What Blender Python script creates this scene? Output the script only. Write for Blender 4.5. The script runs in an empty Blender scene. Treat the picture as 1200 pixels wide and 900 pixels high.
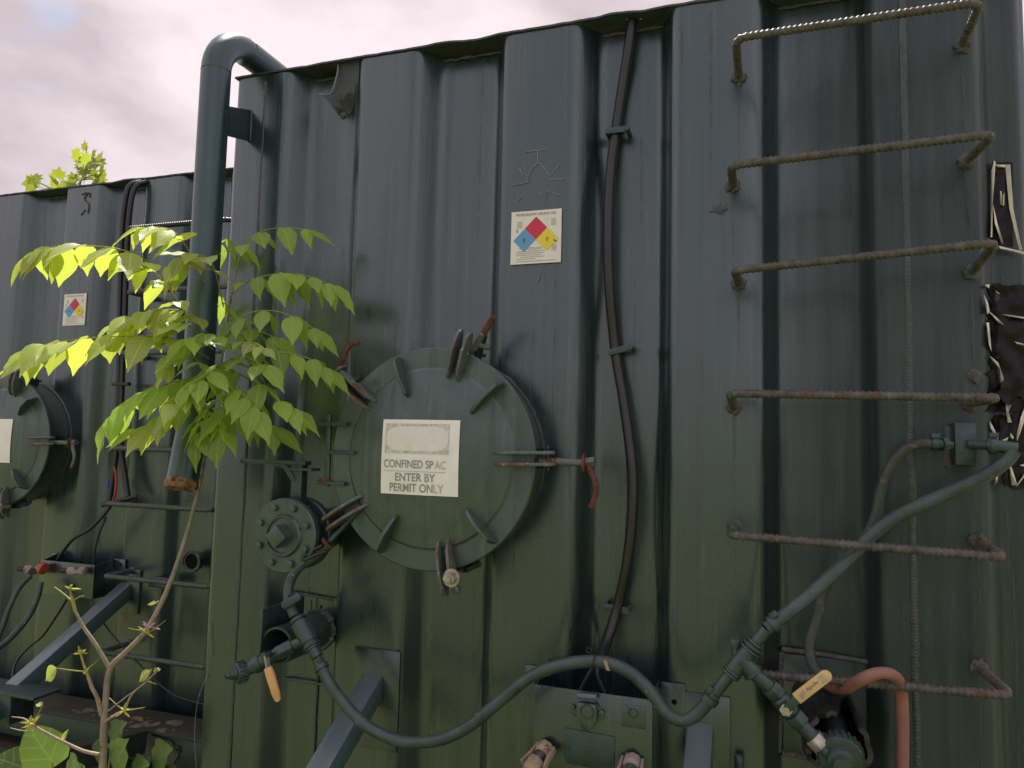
import bpy, bmesh, math, random
from mathutils import Vector as V, Matrix, noise
random.seed(7)
D = bpy.data
scene = bpy.context.scene
col = scene.collection
R_ = math.radians

# ------------------------------------------------------------------ camera
CAM = V((0, -2.0, 1.6))
yaw, pitch, roll, FPX = R_(18.853), R_(4.678), R_(1.407), 866.0
fw = V((-math.sin(yaw)*math.cos(pitch), math.cos(yaw)*math.cos(pitch), math.sin(pitch)))
rt0 = V((math.cos(yaw), math.sin(yaw), 0)); up0 = rt0.cross(fw)
rt = rt0*math.cos(roll) + up0*math.sin(roll)
up = -rt0*math.sin(roll) + up0*math.cos(roll)
cd = D.cameras.new('camera'); cam = D.objects.new('camera', cd); col.objects.link(cam)
m = Matrix((rt, up, -fw)).transposed().to_4x4(); m.translation = CAM
cam.matrix_world = m
cd.sensor_width = 36; cd.lens = FPX/1200*36; cd.clip_start = .02; cd.clip_end = 3000
scene.camera = cam

def P(px, py, y=0.0):
    """point of the place at depth y (metres behind the near tank's face) seen at a photo pixel"""
    d = fw*FPX + rt*(px-600) - up*(py-450)
    return CAM + d*((2.0+y)/d.y)

# ------------------------------------------------------------------ sky, sun, exposure
SUN_EL, SUN_DIR = R_(65), V((-.60, .80, 0)).normalized()
w = D.worlds.new('World'); scene.world = w; w.use_nodes = True
nt = w.node_tree; nt.nodes.clear()
def wn(t, **k):
    n = nt.nodes.new(t)
    for a, b in k.items(): setattr(n, a, b)
    return n
sky = wn('ShaderNodeTexSky', sky_type='NISHITA', sun_disc=False)
sky.sun_elevation = SUN_EL; sky.sun_rotation = math.atan2(SUN_DIR.x, SUN_DIR.y)
tc = wn('ShaderNodeTexCoord'); mp = wn('ShaderNodeMapping')
mp.inputs['Scale'].default_value = (1.0, 1.0, 1.9)
n1 = wn('ShaderNodeTexNoise'); n1.inputs['Scale'].default_value = 2.6; n1.inputs['Detail'].default_value = 9; n1.inputs['Roughness'].default_value = .56; n1.inputs['Distortion'].default_value = .35
n2 = wn('ShaderNodeTexNoise'); n2.inputs['Scale'].default_value = 2.7; n2.inputs['Detail'].default_value = 7; n2.inputs['Roughness'].default_value = .5
r1 = wn('ShaderNodeValToRGB'); r1.color_ramp.elements[0].position = .27; r1.color_ramp.elements[1].position = .42
r2 = wn('ShaderNodeValToRGB')
r2.color_ramp.elements[0].position = .42; r2.color_ramp.elements[0].color = (.345, .30, .317, 1)
r2.color_ramp.elements[1].position = .59; r2.color_ramp.elements[1].color = (.53, .467, .487, 1)
vs = wn('ShaderNodeVectorMath', operation='SCALE'); vs.inputs['Scale'].default_value = 10.0
mix = wn('ShaderNodeMixRGB'); bg = wn('ShaderNodeBackground'); bg.inputs['Strength'].default_value = .1
ow = wn('ShaderNodeOutputWorld'); L = nt.links.new
L(tc.outputs['Generated'], mp.inputs['Vector']); L(mp.outputs[0], n1.inputs['Vector']); L(mp.outputs[0], n2.inputs['Vector'])
L(n1.outputs[0], r1.inputs[0]); L(n2.outputs[0], r2.inputs[0]); L(r2.outputs[0], vs.inputs[0])
L(r1.outputs[0], mix.inputs[0]); L(sky.outputs[0], mix.inputs[1]); L(vs.outputs[0], mix.inputs[2])
L(mix.outputs[0], bg.inputs[0]); L(bg.outputs[0], ow.inputs[0])
sl = D.lights.new('sun', 'SUN'); sl.energy = 3.9; sl.angle = R_(1.2); sl.color = (1, .95, .86)
so = D.objects.new('sun', sl); col.objects.link(so)
sdir = V((SUN_DIR.x*math.cos(SUN_EL), SUN_DIR.y*math.cos(SUN_EL), math.sin(SUN_EL)))
so.rotation_euler = sdir.to_track_quat('Z', 'Y').to_euler(); so.location = (0, 0, 12)
scene.view_settings.view_transform = 'Standard'; scene.view_settings.look = 'None'
scene.view_settings.exposure = 0.92; scene.view_settings.gamma = 1

# ------------------------------------------------------------------ materials
def mat(name, base, rough=.5, metal=0.0, var=.18, vscale=6.0, streak=0.0, dust=0.0, dustcol=(.25, .24, .2), rust=0.0,
        rustcol=(.10, .042, .026), rustscale=26, bump=.15, bscale=90, spec=.5, xtone=False, chips=0.0, coat=0.0, tint=None, coatr=.3):
    m = D.materials.new(name); m.use_nodes = True
    t = m.node_tree; b = t.nodes['Principled BSDF']; ln = t.links.new
    def n(ty, **k):
        q = t.nodes.new(ty)
        for a, c in k.items(): setattr(q, a, c)
        return q
    def noise_(scale, det=4, vec=None, rgh=.55):
        q = n('ShaderNodeTexNoise'); q.inputs['Scale'].default_value = scale; q.inputs['Detail'].default_value = det; q.inputs['Roughness'].default_value = rgh
        ln(vec or pos, q.inputs['Vector']); return q.outputs[0]
    def ramp(s, lo, hi, a=0.0, c=1.0):
        q = n('ShaderNodeMapRange'); q.inputs[1].default_value = lo; q.inputs[2].default_value = hi; q.inputs[3].default_value = a; q.inputs[4].default_value = c
        ln(s, q.inputs[0]); return q.outputs[0]
    def mixc(f, a, c):
        q = n('ShaderNodeMixRGB')
        for i, v in ((0, f), (1, a), (2, c)):
            if hasattr(v, 'is_output'): ln(v, q.inputs[i])
            elif i == 0: q.inputs[0].default_value = v
            else: q.inputs[i].default_value = (*v, 1)
        return q.outputs[0]
    def mul(a, c):
        q = n('ShaderNodeMath', operation='MULTIPLY'); 
        for i, v in ((0, a), (1, c)):
            if hasattr(v, 'is_output'): ln(v, q.inputs[i])
            else: q.inputs[i].default_value = v
        return q.outputs[0]
    g = n('ShaderNodeNewGeometry'); pos = g.outputs['Position']
    lo = tuple(c*(1-var) for c in base); hi = tuple(min(1, c*(1+var)) for c in base)
    c = mixc(ramp(noise_(vscale, 6), .3, .7), lo, hi)
    rgh = ramp(noise_(vscale*2.3, 5), .3, .7, rough*.82, min(1, rough*1.18))
    if streak:
        mp = n('ShaderNodeMapping'); mp.inputs['Scale'].default_value = (34, 34, 1.1); ln(pos, mp.inputs[0])
        s = noise_(1.0, 6, mp.outputs[0], .62)
        c = mixc(mul(ramp(s, .54, .63), streak), c, tuple(x*.3 for x in base))
        mp2 = n('ShaderNodeMapping'); mp2.inputs['Scale'].default_value = (55, 55, 2.0); mp2.inputs['Location'].default_value = (3, 1, 8); ln(pos, mp2.inputs[0])
        ra_ = n('ShaderNodeMath', operation='ADD'); ln(rgh, ra_.inputs[0]); ln(ramp(s, .3, .7, -.07, .16), ra_.inputs[1]); rgh = ra_.outputs[0]
        s2 = noise_(1.0, 5, mp2.outputs[0], .6)
        c = mixc(mul(ramp(s2, .58, .68), streak*.95), c, tuple(x*1.5+.03 for x in base))
        sp = noise_(420, 2); c = mixc(mul(ramp(sp, .66, .71), .5), c, (.22, .24, .22)); spl = noise_(170, 3); c = mixc(mul(ramp(spl, .755, .775), .7), c, (.26, .28, .26)); sp3 = noise_(150, 3); c = mixc(mul(ramp(sp3, .70, .74), .55), c, (.010, .012, .013)); sp4 = noise_(38, 8, None, .75); c = mixc(mul(ramp(sp4, .60, .72), .28*streak/.6), c, tuple(x*1.6+.035 for x in base))
    if xtone:
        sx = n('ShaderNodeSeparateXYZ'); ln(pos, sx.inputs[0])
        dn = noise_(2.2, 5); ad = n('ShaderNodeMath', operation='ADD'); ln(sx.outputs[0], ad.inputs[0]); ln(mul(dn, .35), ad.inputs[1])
        fx = ramp(ad.outputs[0], .17, .36)  # right part of the wall: darker streaky colour with less gloss
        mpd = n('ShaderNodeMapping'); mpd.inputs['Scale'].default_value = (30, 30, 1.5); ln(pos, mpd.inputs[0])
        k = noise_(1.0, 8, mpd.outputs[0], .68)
        right_tone = mixc(ramp(k, .36, .68), (.010, .016, .018), (.044, .052, .052))
        c = mixc(mul(fx, .88), c, right_tone)
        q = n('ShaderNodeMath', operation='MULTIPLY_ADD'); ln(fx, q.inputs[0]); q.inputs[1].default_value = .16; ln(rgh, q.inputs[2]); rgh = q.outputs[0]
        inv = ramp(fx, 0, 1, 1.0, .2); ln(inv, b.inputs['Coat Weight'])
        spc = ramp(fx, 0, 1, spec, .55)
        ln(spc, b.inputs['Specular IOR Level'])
        # black run-off stains low on the ribs
        mpb = n('ShaderNodeMapping'); mpb.inputs['Scale'].default_value = (9, 9, 1.6); mpb.inputs['Location'].default_value = (4.2, 0, 2); ln(pos, mpb.inputs[0])
        kb = noise_(1.0, 9, mpb.outputs[0], .7)
        c = mixc(mul(ramp(kb, .55, .7), .62), c, (.010, .012, .014))
        # ragged near-black bands beside three of the ribs, fading out upwards
        wob = noise_(5.0, 8, None, .7)
        for cx_, hw, zt_ in ((-.472, .045, 2.1), (-.985, .04, 2.2), (.035, .06, 1.9)):
            dx_ = n('ShaderNodeMath', operation='MULTIPLY_ADD'); ln(wob, dx_.inputs[0]); dx_.inputs[1].default_value = .10; ln(sx.outputs[0], dx_.inputs[2])
            sb_ = n('ShaderNodeMath', operation='SUBTRACT'); ln(dx_.outputs[0], sb_.inputs[0]); sb_.inputs[1].default_value = cx_+.05
            ab_ = n('ShaderNodeMath', operation='ABSOLUTE'); ln(sb_.outputs[0], ab_.inputs[0])
            mask = mul(ramp(ab_.outputs[0], hw, hw*.35), ramp(sx.outputs[2], zt_, zt_-.9))
            fl_ = noise_(1.0, 9, mpd.outputs[0], .75)
            c = mixc(mul(mul(mask, ramp(fl_, .30, .55)), .8), c, (.008, .009, .011))
    if dust:
        sn = n('ShaderNodeSeparateXYZ'); ln(g.outputs['Normal'], sn.inputs[0])
        c = mixc(mul(ramp(sn.outputs[2], .2, .9), dust), c, dustcol)
        c = mixc(mul(ramp(noise_(vscale*3, 6), .5, .8), dust*.5), c, dustcol)
    if rust:
        f = ramp(noise_(rustscale, 7, None, .65), .62-rust*.35, .68-rust*.3)
        rc = mixc(ramp(noise_(rustscale*3, 4), .3, .7), rustcol, tuple(x*1.5 for x in rustcol))
        c = mixc(f, c, rc)
        q = n('ShaderNodeMath', operation='MULTIPLY_ADD'); ln(f, q.inputs[0]); q.inputs[1].default_value = .35; ln(rgh, q.inputs[2]); rgh = q.outputs[0]
    if chips:
        f = ramp(noise_(60, 3, None, .7), .7-chips*.2, .72-chips*.2); c = mixc(mul(f, .8), c, (.45, .45, .43))
    ln(c, b.inputs['Base Color']); ln(rgh, b.inputs['Roughness'])
    b.inputs['Metallic'].default_value = metal; b.inputs['Specular IOR Level'].default_value = spec
    if coat: b.inputs['Coat Weight'].default_value = coat; b.inputs['Coat Roughness'].default_value = coatr
    if tint: b.inputs['Specular Tint'].default_value = (*tint, 1)
    if bump:
        bp = n('ShaderNodeBump'); bp.inputs['Strength'].default_value = bump; bp.inputs['Distance'].default_value = .004
        ln(noise_(bscale, 5), bp.inputs['Height']); ln(bp.outputs[0], b.inputs['Normal'])
    return m

PAINT = (.006, .018, .020)
M = {}
M['wall'] = mat('tank_paint', PAINT, .28, var=.12, vscale=2.2, streak=.62, xtone=True, bump=.16, bscale=160, spec=1.0, coat=.8, coatr=.22, tint=(.70, .93, 1.0))
M['lid'] = mat('lid_paint', (.034, .054, .046), .33, var=.35, vscale=5, streak=.5, bump=.08, spec=1.0, dustcol=(.2, .19, .15), dust=.22, coat=.3, tint=(.70, .93, 1.0))
M['pipe'] = mat('pipe_paint', (.014, .032, .038), .36, var=.15, vscale=4, bump=.08, bscale=60, spec=1.0, coat=.2, tint=(.70, .93, 1.0))
M['fit'] = mat('fitting_paint', (.018, .036, .035), .36, var=.35, vscale=25, rust=-.12, dust=.25, dustcol=(.14, .165, .17), bump=.3, bscale=140, spec=.9, tint=(.75, .95, 1.0))
M['lug'] = mat('lug_paint', (.085, .10, .10), .45, var=.3, vscale=30, rust=.24, rustscale=14, rustcol=(.11, .04, .028), dust=.35, dustcol=(.2, .22, .22), bump=.35, bscale=150, spec=.8, chips=.25)
M['rust'] = mat('rust', (.13, .055, .042), .7, var=.45, vscale=40, bump=.5, bscale=200, spec=.2)
M['rebar'] = mat('rebar_steel', (.088, .083, .078), .5, metal=.1, var=.5, vscale=50, rust=.15, rustscale=16, rustcol=(.10, .055, .042), bump=.4, bscale=220)
M['rebargreen'] = mat('painted_rebar', (.05, .068, .066), .55, var=.3, vscale=40, rust=.03, bump=.3, bscale=200, spec=.8)
M['crust'] = mat('scaly_rust', (.26, .17, .11), .85, var=.5, vscale=45, rust=.3, rustcol=(.09, .04, .025), rustscale=40, bump=1.0, bscale=110, spec=.15)
M['weld'] = mat('weld_bead', (.018, .032, .031), .42, var=.5, vscale=60, dust=.3, bump=.4, bscale=200, spec=.9)
M['weldrusty'] = mat('rusty_weld', (.075, .08, .078), .65, var=.45, vscale=50, rust=.12, rustcol=(.10, .05, .035), bump=.6, bscale=120)
M['hose'] = mat('painted_hose', (.030, .056, .056), .40, var=.4, vscale=22, chips=.05, rust=-.08, rustscale=12, rustcol=(.13, .12, .09), streak=0, dust=.18, dustcol=(.14, .17, .17), bump=.12, bscale=80, spec=.6)
M['hosegrey'] = mat('grey_hose', (.045, .054, .052), .5, var=.4, vscale=16, rust=.08, rustcol=(.16, .10, .07), bump=.2)
M['cable'] = mat('black_cable', (.009, .012, .014), .36, var=.2, vscale=20, bump=.08, spec=.6)
M['rubber'] = mat('black_rubber', (.016, .016, .017), .45, var=.3, vscale=20, bump=.4, bscale=60)
M['pink'] = mat('salmon_hose', (.27, .125, .10), .65, var=.2, vscale=16, dust=.12, dustcol=(.3, .2, .16), chips=0, bump=.15, rust=.1, rustcol=(.06, .05, .05))
M['grip_yellow'] = mat('yellow_grip', (.62, .46, .22), .55, var=.12, vscale=30, bump=.1)
M['grip_orange'] = mat('orange_grip', (.64, .36, .15), .55, var=.15, vscale=30, dust=.4, dustcol=(.6, .45, .3), bump=.2)
M['plug'] = mat('faded_plug', (.36, .28, .20), .7, var=.2, vscale=30, rust=.1, rustcol=(.12, .06, .05), bump=.5, bscale=120)
M['plugpink'] = mat('faded_pink_plug', (.33, .26, .25), .7, var=.2, vscale=30, rust=.12, rustcol=(.2, .06, .05), bump=.5, bscale=120)
M['plugred'] = mat('red_cap', (.42, .09, .05), .6, var=.2, vscale=30, bump=.3)
M['zinc'] = mat('zinc_bolt', (.42, .40, .36), .4, metal=.75, var=.25, vscale=60, rust=.12, bump=.2)
M['white'] = mat('sign_white', (.76, .75, .71), .4, var=.04, vscale=30, bump=.02)
M['paper'] = mat('faded_notice', (.84, .85, .84), .5, var=.06, vscale=22, bump=.03)
M['notice_grey'] = mat('faded_print', (.58, .57, .53), .55, var=.3, vscale=90, bump=0)
M['notice_pill'] = mat('faded_oval', (.77, .765, .76), .5, var=.05, vscale=40, bump=0)
M['ink'] = mat('faded_ink', (.30, .295, .27), .6, var=.3, vscale=50, bump=0)
M['ink_faint'] = mat('bleached_ink', (.50, .48, .43), .6, var=.15, vscale=50, bump=0)
M['ink_dark'] = mat('sign_ink', (.10, .10, .12), .6, var=.2, vscale=50, bump=0)
M['sred'] = mat('sign_red', (.55, .03, .075), .4, var=.05, bump=0)
M['sblue'] = mat('sign_blue', (.11, .33, .65), .4, var=.05, bump=0)
M['syel'] = mat('sign_yellow', (.78, .64, .04), .4, var=.05, bump=0)
M['fine'] = mat('fine_print', (.46, .44, .42), .6, var=.3, vscale=400, bump=0)
M['vinyl'] = mat('black_vinyl', (.006, .006, .008), .3, var=.2, vscale=20, bump=.3, bscale=22, spec=.25)
M['vinylback'] = mat('vinyl_backing', (.80, .77, .70), .5, var=.1, vscale=40, bump=.1)
M['void'] = mat('dark_interior', (.006, .006, .006), .9, var=.1, bump=0, spec=.1)
M['redwire'] = mat('red_wire', (.35, .04, .03), .5, var=.1, bump=0)
M['bluewire'] = mat('blue_wire', (.04, .06, .40), .5, var=.1, bump=0)
M['scratch'] = mat('scratch', (.24, .26, .25), .7, var=.3, vscale=90, bump=0)
M['silk'] = mat('cobweb', (.20, .21, .20), .7, var=.3, vscale=90, bump=0)
M['bark'] = mat('young_bark', (.25, .22, .155), .7, var=.25, vscale=30, bump=.4, bscale=70, spec=.3, rust=.1, rustcol=(.09, .07, .05))
M['twig'] = mat('green_twig', (.26, .27, .07), .6, var=.25, vscale=40, bump=.2, spec=.3)
M['pinktwig'] = mat('pink_twig', (.33, .26, .19), .6, var=.25, vscale=40, bump=.2, spec=.3)
M['bud'] = mat('bud', (.42, .40, .06), .6, var=.3, vscale=60, bump=.2)
M['petal'] = mat('pink_bud', (.42, .24, .30), .6, var=.2, vscale=60, bump=.1)
M['roof'] = mat('roof_steel', (.035, .048, .050), .55, var=.25, vscale=6, rust=.04, bump=.3, bscale=60)
M['edge'] = mat('worn_edge', (.06, .064, .058), .6, var=.45, vscale=30, rust=.08, rustcol=(.09, .06, .04), bump=.4, bscale=90)
M['beam'] = mat('skid_beam', (.030, .042, .038), .6, var=.35, vscale=12, rust=.06, rustcol=(.07, .04, .03), dust=.3, dustcol=(.10, .085, .06), bump=.4, bscale=70)
M['brace'] = mat('brace_paint', (.07, .125, .14), .34, var=.18, vscale=9, dust=.35, dustcol=(.2, .23, .27), bump=.12, bscale=120, spec=1.0)
M['board'] = mat('old_timber', (.16, .13, .09), .85, var=.35, vscale=18, bump=.5, bscale=60)

def leafmat(name, base, trans, tw=.5, rough=.42, vein=18, sp=.5):
    m = D.materials.new(name); m.use_nodes = True; t = m.node_tree; b = t.nodes['Principled BSDF']; ln = t.links.new
    o = t.nodes['Material Output']
    oi = t.nodes.new('ShaderNodeObjectInfo'); tcn = t.nodes.new('ShaderNodeTexCoord')
    sx = t.nodes.new('ShaderNodeSeparateXYZ'); ln(tcn.outputs['Object'], sx.inputs[0])
    ab = t.nodes.new('ShaderNodeMath'); ab.operation = 'ABSOLUTE'; ln(sx.outputs[0], ab.inputs[0])
    a2 = t.nodes.new('ShaderNodeMath'); a2.operation = 'MULTIPLY_ADD'; ln(ab.outputs[0], a2.inputs[0]); a2.inputs[1].default_value = -.8; ln(sx.outputs[1], a2.inputs[2])
    sn = t.nodes.new('ShaderNodeMath'); sn.operation = 'MULTIPLY'; ln(a2.outputs[0], sn.inputs[0]); sn.inputs[1].default_value = vein*math.pi
    si = t.nodes.new('ShaderNodeMath'); si.operation = 'SINE'; ln(sn.outputs[0], si.inputs[0])
    mr = t.nodes.new('ShaderNodeMapRange'); mr.inputs[1].default_value = .86; mr.inputs[2].default_value = 1; ln(si.outputs[0], mr.inputs[0])
    mid = t.nodes.new('ShaderNodeMapRange'); mid.inputs[1].default_value = .022; mid.inputs[2].default_value = .008; ln(ab.outputs[0], mid.inputs[0])
    mx = t.nodes.new('ShaderNodeMath'); mx.operation = 'MAXIMUM'; ln(mr.outputs[0], mx.inputs[0]); ln(mid.outputs[0], mx.inputs[1])
    nz = t.nodes.new('ShaderNodeTexNoise'); nz.inputs['Scale'].default_value = 4; ln(tcn.outputs['Object'], nz.inputs['Vector'])
    hs = t.nodes.new('ShaderNodeHueSaturation'); hs.inputs['Color'].default_value = (*base, 1)
    v = t.nodes.new('ShaderNodeMapRange'); v.inputs[3].default_value = .7; v.inputs[4].default_value = 1.3; ln(oi.outputs['Random'], v.inputs[0]); ln(v.outputs[0], hs.inputs['Value'])
    hv = t.nodes.new('ShaderNodeMapRange'); hv.inputs[3].default_value = .485; hv.inputs[4].default_value = .515; ln(nz.outputs[0], hv.inputs[0]); ln(hv.outputs[0], hs.inputs['Hue'])
    mc = t.nodes.new('ShaderNodeMixRGB'); ln(hs.outputs[0], mc.inputs[1]); mc.inputs[2].default_value = (base[0]*1.7+.02, base[1]*1.5+.02, base[2]*1.6, 1)
    mm = t.nodes.new('ShaderNodeMath'); mm.operation = 'MULTIPLY'; ln(mx.outputs[0], mm.inputs[0]); mm.inputs[1].default_value = .8; ln(mm.outputs[0], mc.inputs[0])
    ln(mc.outputs[0], b.inputs['Base Color']); b.inputs['Roughness'].default_value = rough; b.inputs['Specular IOR Level'].default_value = sp
    bp = t.nodes.new('ShaderNodeBump'); bp.inputs['Strength'].default_value = .13; bp.inputs['Distance'].default_value = .01; bp.invert = True
    ln(mx.outputs[0], bp.inputs['Height']); ln(bp.outputs[0], b.inputs['Normal'])
    tr = t.nodes.new('ShaderNodeBsdfTranslucent'); h2 = t.nodes.new('ShaderNodeHueSaturation'); h2.inputs['Color'].default_value = (*trans, 1); ln(v.outputs[0], h2.inputs['Value'])
    ln(h2.outputs[0], tr.inputs[0]); ln(bp.outputs[0], tr.inputs['Normal'])
    ms = t.nodes.new('ShaderNodeMixShader'); ms.inputs[0].default_value = tw
    ln(b.outputs[0], ms.inputs[1]); ln(tr.outputs[0], ms.inputs[2]); ln(ms.outputs[0], o.inputs['Surface'])
    return m
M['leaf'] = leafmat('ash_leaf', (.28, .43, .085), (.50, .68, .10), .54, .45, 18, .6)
M['leafy'] = leafmat('sunlit_ash_leaf', (.38, .47, .13), (.60, .70, .09), .50, .40, 18, .9)  # brighter copy of the ash leaf, sunlight put into its colour; also on small twigs
M['weed'] = leafmat('weed_leaf', (.15, .25, .07), (.25, .40, .06), .35, .55, 7)
M['maple'] = leafmat('maple_leaf', (.15, .22, .03), (.50, .58, .04), .5, .5, 10)

# ------------------------------------------------------------------ mesh helpers
OFF = V((0, 0, 0))      # shift between the two tanks, which are twins
def spline(pts, n=8):
    pts = [V(p) for p in pts]; q = [pts[0]*2-pts[1]] + pts + [pts[-1]*2-pts[-2]]; out = []
    for i in range(1, len(q)-2):
        a, b, c, d = q[i-1:i+3]
        for k in range(n):
            t = k/n
            out.append(.5*((2*b) + (c-a)*t + (2*a-5*b+4*c-d)*t*t + (3*b-a-3*c+d)*t**3))
    return out + [pts[-1]]
def frame(axis, hint=V((0, 0, 1))):
    a = V(axis).normalized()
    if abs(a.dot(hint)) > .97: hint = V((1, 0, 0))
    u = hint.cross(a).normalized(); return u, a.cross(u), a
WL = {}
class MB:
    def __init__(s): s.v = []; s.f = []
    def add(s, vs, fs):
        o = len(s.v); s.v += [V(x) for x in vs]; s.f += [tuple(i+o for i in f) for f in fs]; return s
    def box(s, c, size, X=V((1, 0, 0)), Y=V((0, 1, 0)), Z=V((0, 0, 1))):
        c = V(c); a, b, d = [k/2 for k in size]
        vs = [c+X*a*i+Y*b*j+Z*d*k for k in (-1, 1) for j in (-1, 1) for i in (-1, 1)]
        return s.add(vs, [(0, 2, 3, 1), (4, 5, 7, 6), (0, 1, 5, 4), (2, 6, 7, 3), (0, 4, 6, 2), (1, 3, 7, 5)])
    def bar(s, p0, p1, wd, ht, hint=V((0, 0, 1))):
        p0 = V(p0); p1 = V(p1); u, v, a = frame(p1-p0, hint)
        return s.box((p0+p1)/2, (wd, ht, (p1-p0).length), u, v, a)
    def tube(s, pts, r, n=12, cap=True, ends=None):
        pts = [V(p) for p in pts]; u = None; rings = []
        for i, p in enumerate(pts):
            t = (pts[min(i+1, len(pts)-1)] - pts[max(i-1, 0)]).normalized()
            if u is None: u, vv, _ = frame(t)
            else: u = (u - t*u.dot(t)).normalized()
            vv = t.cross(u); rr = r(i/(len(pts)-1)) if callable(r) else (r[i] if isinstance(r, (list, tuple)) else r)
            rings.append([p + (u*math.cos(2*math.pi*k/n) + vv*math.sin(2*math.pi*k/n))*rr for k in range(n)])
        o = [x for g in rings for x in g]; fs = []
        for i in range(len(rings)-1):
            for k in range(n): fs.append((i*n+k, i*n+(k+1) % n, (i+1)*n+(k+1) % n, (i+1)*n+k))
        if cap: fs += [tuple(range(n-1, -1, -1)), tuple((len(rings)-1)*n+k for k in range(n))]
        return s.add(o, fs)
    def cyl(s, p0, p1, r0, r1=None, n=20, cap=True):
        return s.tube([p0, p1], [r0, r0 if r1 is None else r1], n, cap)
    def lathe(s, prof, c, axis, n=40, cap=True):
        c = V(c); u, v, a = frame(axis)
        o = [c + a*h + (u*math.cos(2*math.pi*k/n) + v*math.sin(2*math.pi*k/n))*r for r, h in prof for k in range(n)]
        fs = [(i*n+k, i*n+(k+1) % n, (i+1)*n+(k+1) % n, (i+1)*n+k) for i in range(len(prof)-1) for k in range(n)]
        if cap: fs += [tuple(range(n-1, -1, -1)), tuple((len(prof)-1)*n+k for k in range(n))]
        return s.add(o, fs)
    def prism(s, poly, O, U, W, T):
        """poly in the plane O+U*a+W*b, extruded by vector T, centred"""
        O = V(O); n = len(poly); T = V(T)
        a = [O+U*p[0]+W*p[1]-T/2 for p in poly]; b = [q+T for q in a]
        return s.add(a+b, [tuple(range(n-1, -1, -1)), tuple(range(n, 2*n))] + [(i, (i+1) % n, n+(i+1) % n, n+i) for i in range(n)])
    def torus(s, c, axis, Rr, r, n=40, k=8, wob=0.0):
        c = V(c); u, v, a = frame(axis); o = []
        for i in range(n):
            t = 2*math.pi*i/n; e = u*math.cos(t)+v*math.sin(t); rr = r*(1+wob*random.uniform(-1, 1))
            for j in range(k):
                q = 2*math.pi*j/k; o.append(c + e*(Rr+rr*math.cos(q)) + a*rr*math.sin(q))
        return s.add(o, [(i*k+j, ((i+1) % n)*k+j, ((i+1) % n)*k+(j+1) % k, i*k+(j+1) % k) for i in range(n) for j in range(k)])
    def blob(s, c, r, amp=.3, sub=2, sq=(1, 1, 1), seed=0):
        bm = bmesh.new(); bmesh.ops.create_icosphere(bm, subdivisions=sub, radius=1); c = V(c)
        vs = []
        for x in bm.verts:
            d = x.co.normalized(); k = r*(1+amp*noise.noise(d*2.2+V((seed, seed*1.7, 3))))
            vs.append(c+V((d.x*k*sq[0], d.y*k*sq[1], d.z*k*sq[2])))
        fs = [tuple(v.index for v in f.verts) for f in bm.faces]; bm.free(); return s.add(vs, fs)
    def build(s, name, mt, parent=None, bevel=0.0, angle=38, kind=None):
        pts = [p+OFF for p in s.v]
        lo = V([min(p[i] for p in pts) for i in range(3)]); hi = V([max(p[i] for p in pts) for i in range(3)]); c = (lo+hi)/2
        me = D.meshes.new(name); me.from_pydata([p-c for p in pts], [], s.f)
        bm = bmesh.new(); bm.from_mesh(me); bmesh.ops.recalc_face_normals(bm, faces=bm.faces)
        if bevel:
            es = [e for e in bm.edges if len(e.link_faces) == 2 and e.calc_face_angle(0) > R_(40)]
            bmesh.ops.bevel(bm, geom=es, offset=bevel, segments=2, affect='EDGES', profile=.5, clamp_overlap=True)
        bm.to_mesh(me); bm.free()
        me.shade_smooth(); me.set_sharp_from_angle(angle=R_(angle))
        me.materials.append(M[mt] if isinstance(mt, str) else mt)
        ob = D.objects.new(name, me); col.objects.link(ob)
        ob.location = c - (WL[parent.name] if parent else V((0, 0, 0)))
        if parent: ob.parent = parent
        WL[ob.name] = c
        if kind: ob['kind'] = kind
        return ob
def tag(o, label, cat, group=None, kind=None):
    o['label'] = label; o['category'] = cat
    if group: o['group'] = group
    if kind: o['kind'] = kind
    return o
def thing(name, loc, label, cat, group=None):
    o = D.objects.new(name, None); col.objects.link(o); o.location = V(loc)+OFF; o.empty_display_size = .05
    WL[o.name] = V(loc)+OFF
    return tag(o, label, cat, group)
def text(name, body, mt, parent, O, U, W, N, width, height=None, bold=0.0, weight=0.0):
    """flat lettering: left-bottom corner O, reading direction U, up W, lifted along N"""
    cu = D.curves.new(name, 'FONT'); cu.body = body; cu.size = 1; cu.offset = weight
    t = D.objects.new('tmp', cu); col.objects.link(t); dg = bpy.context.evaluated_depsgraph_get()
    me = D.meshes.new_from_object(t.evaluated_get(dg)); D.objects.remove(t); D.curves.remove(cu)
    xs = [v.co.x for v in me.vertices]; ys = [v.co.y for v in me.vertices]; x0, x1, y0, y1 = min(xs), max(xs), min(ys), max(ys)
    k = width/(x1-x0); ky = (height/(y1-y0)) if height else k
    b = MB(); b.add([V(O)+U*((v.co.x-x0)*k)+W*((v.co.y-y0)*ky)+N for v in me.vertices], [tuple(p.vertices) for p in me.polygons])
    D.meshes.remove(me)
    return b.build(name, mt, parent)
X, Y, Z = V((1, 0, 0)), V((0, 1, 0)), V((0, 0, 1))

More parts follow.
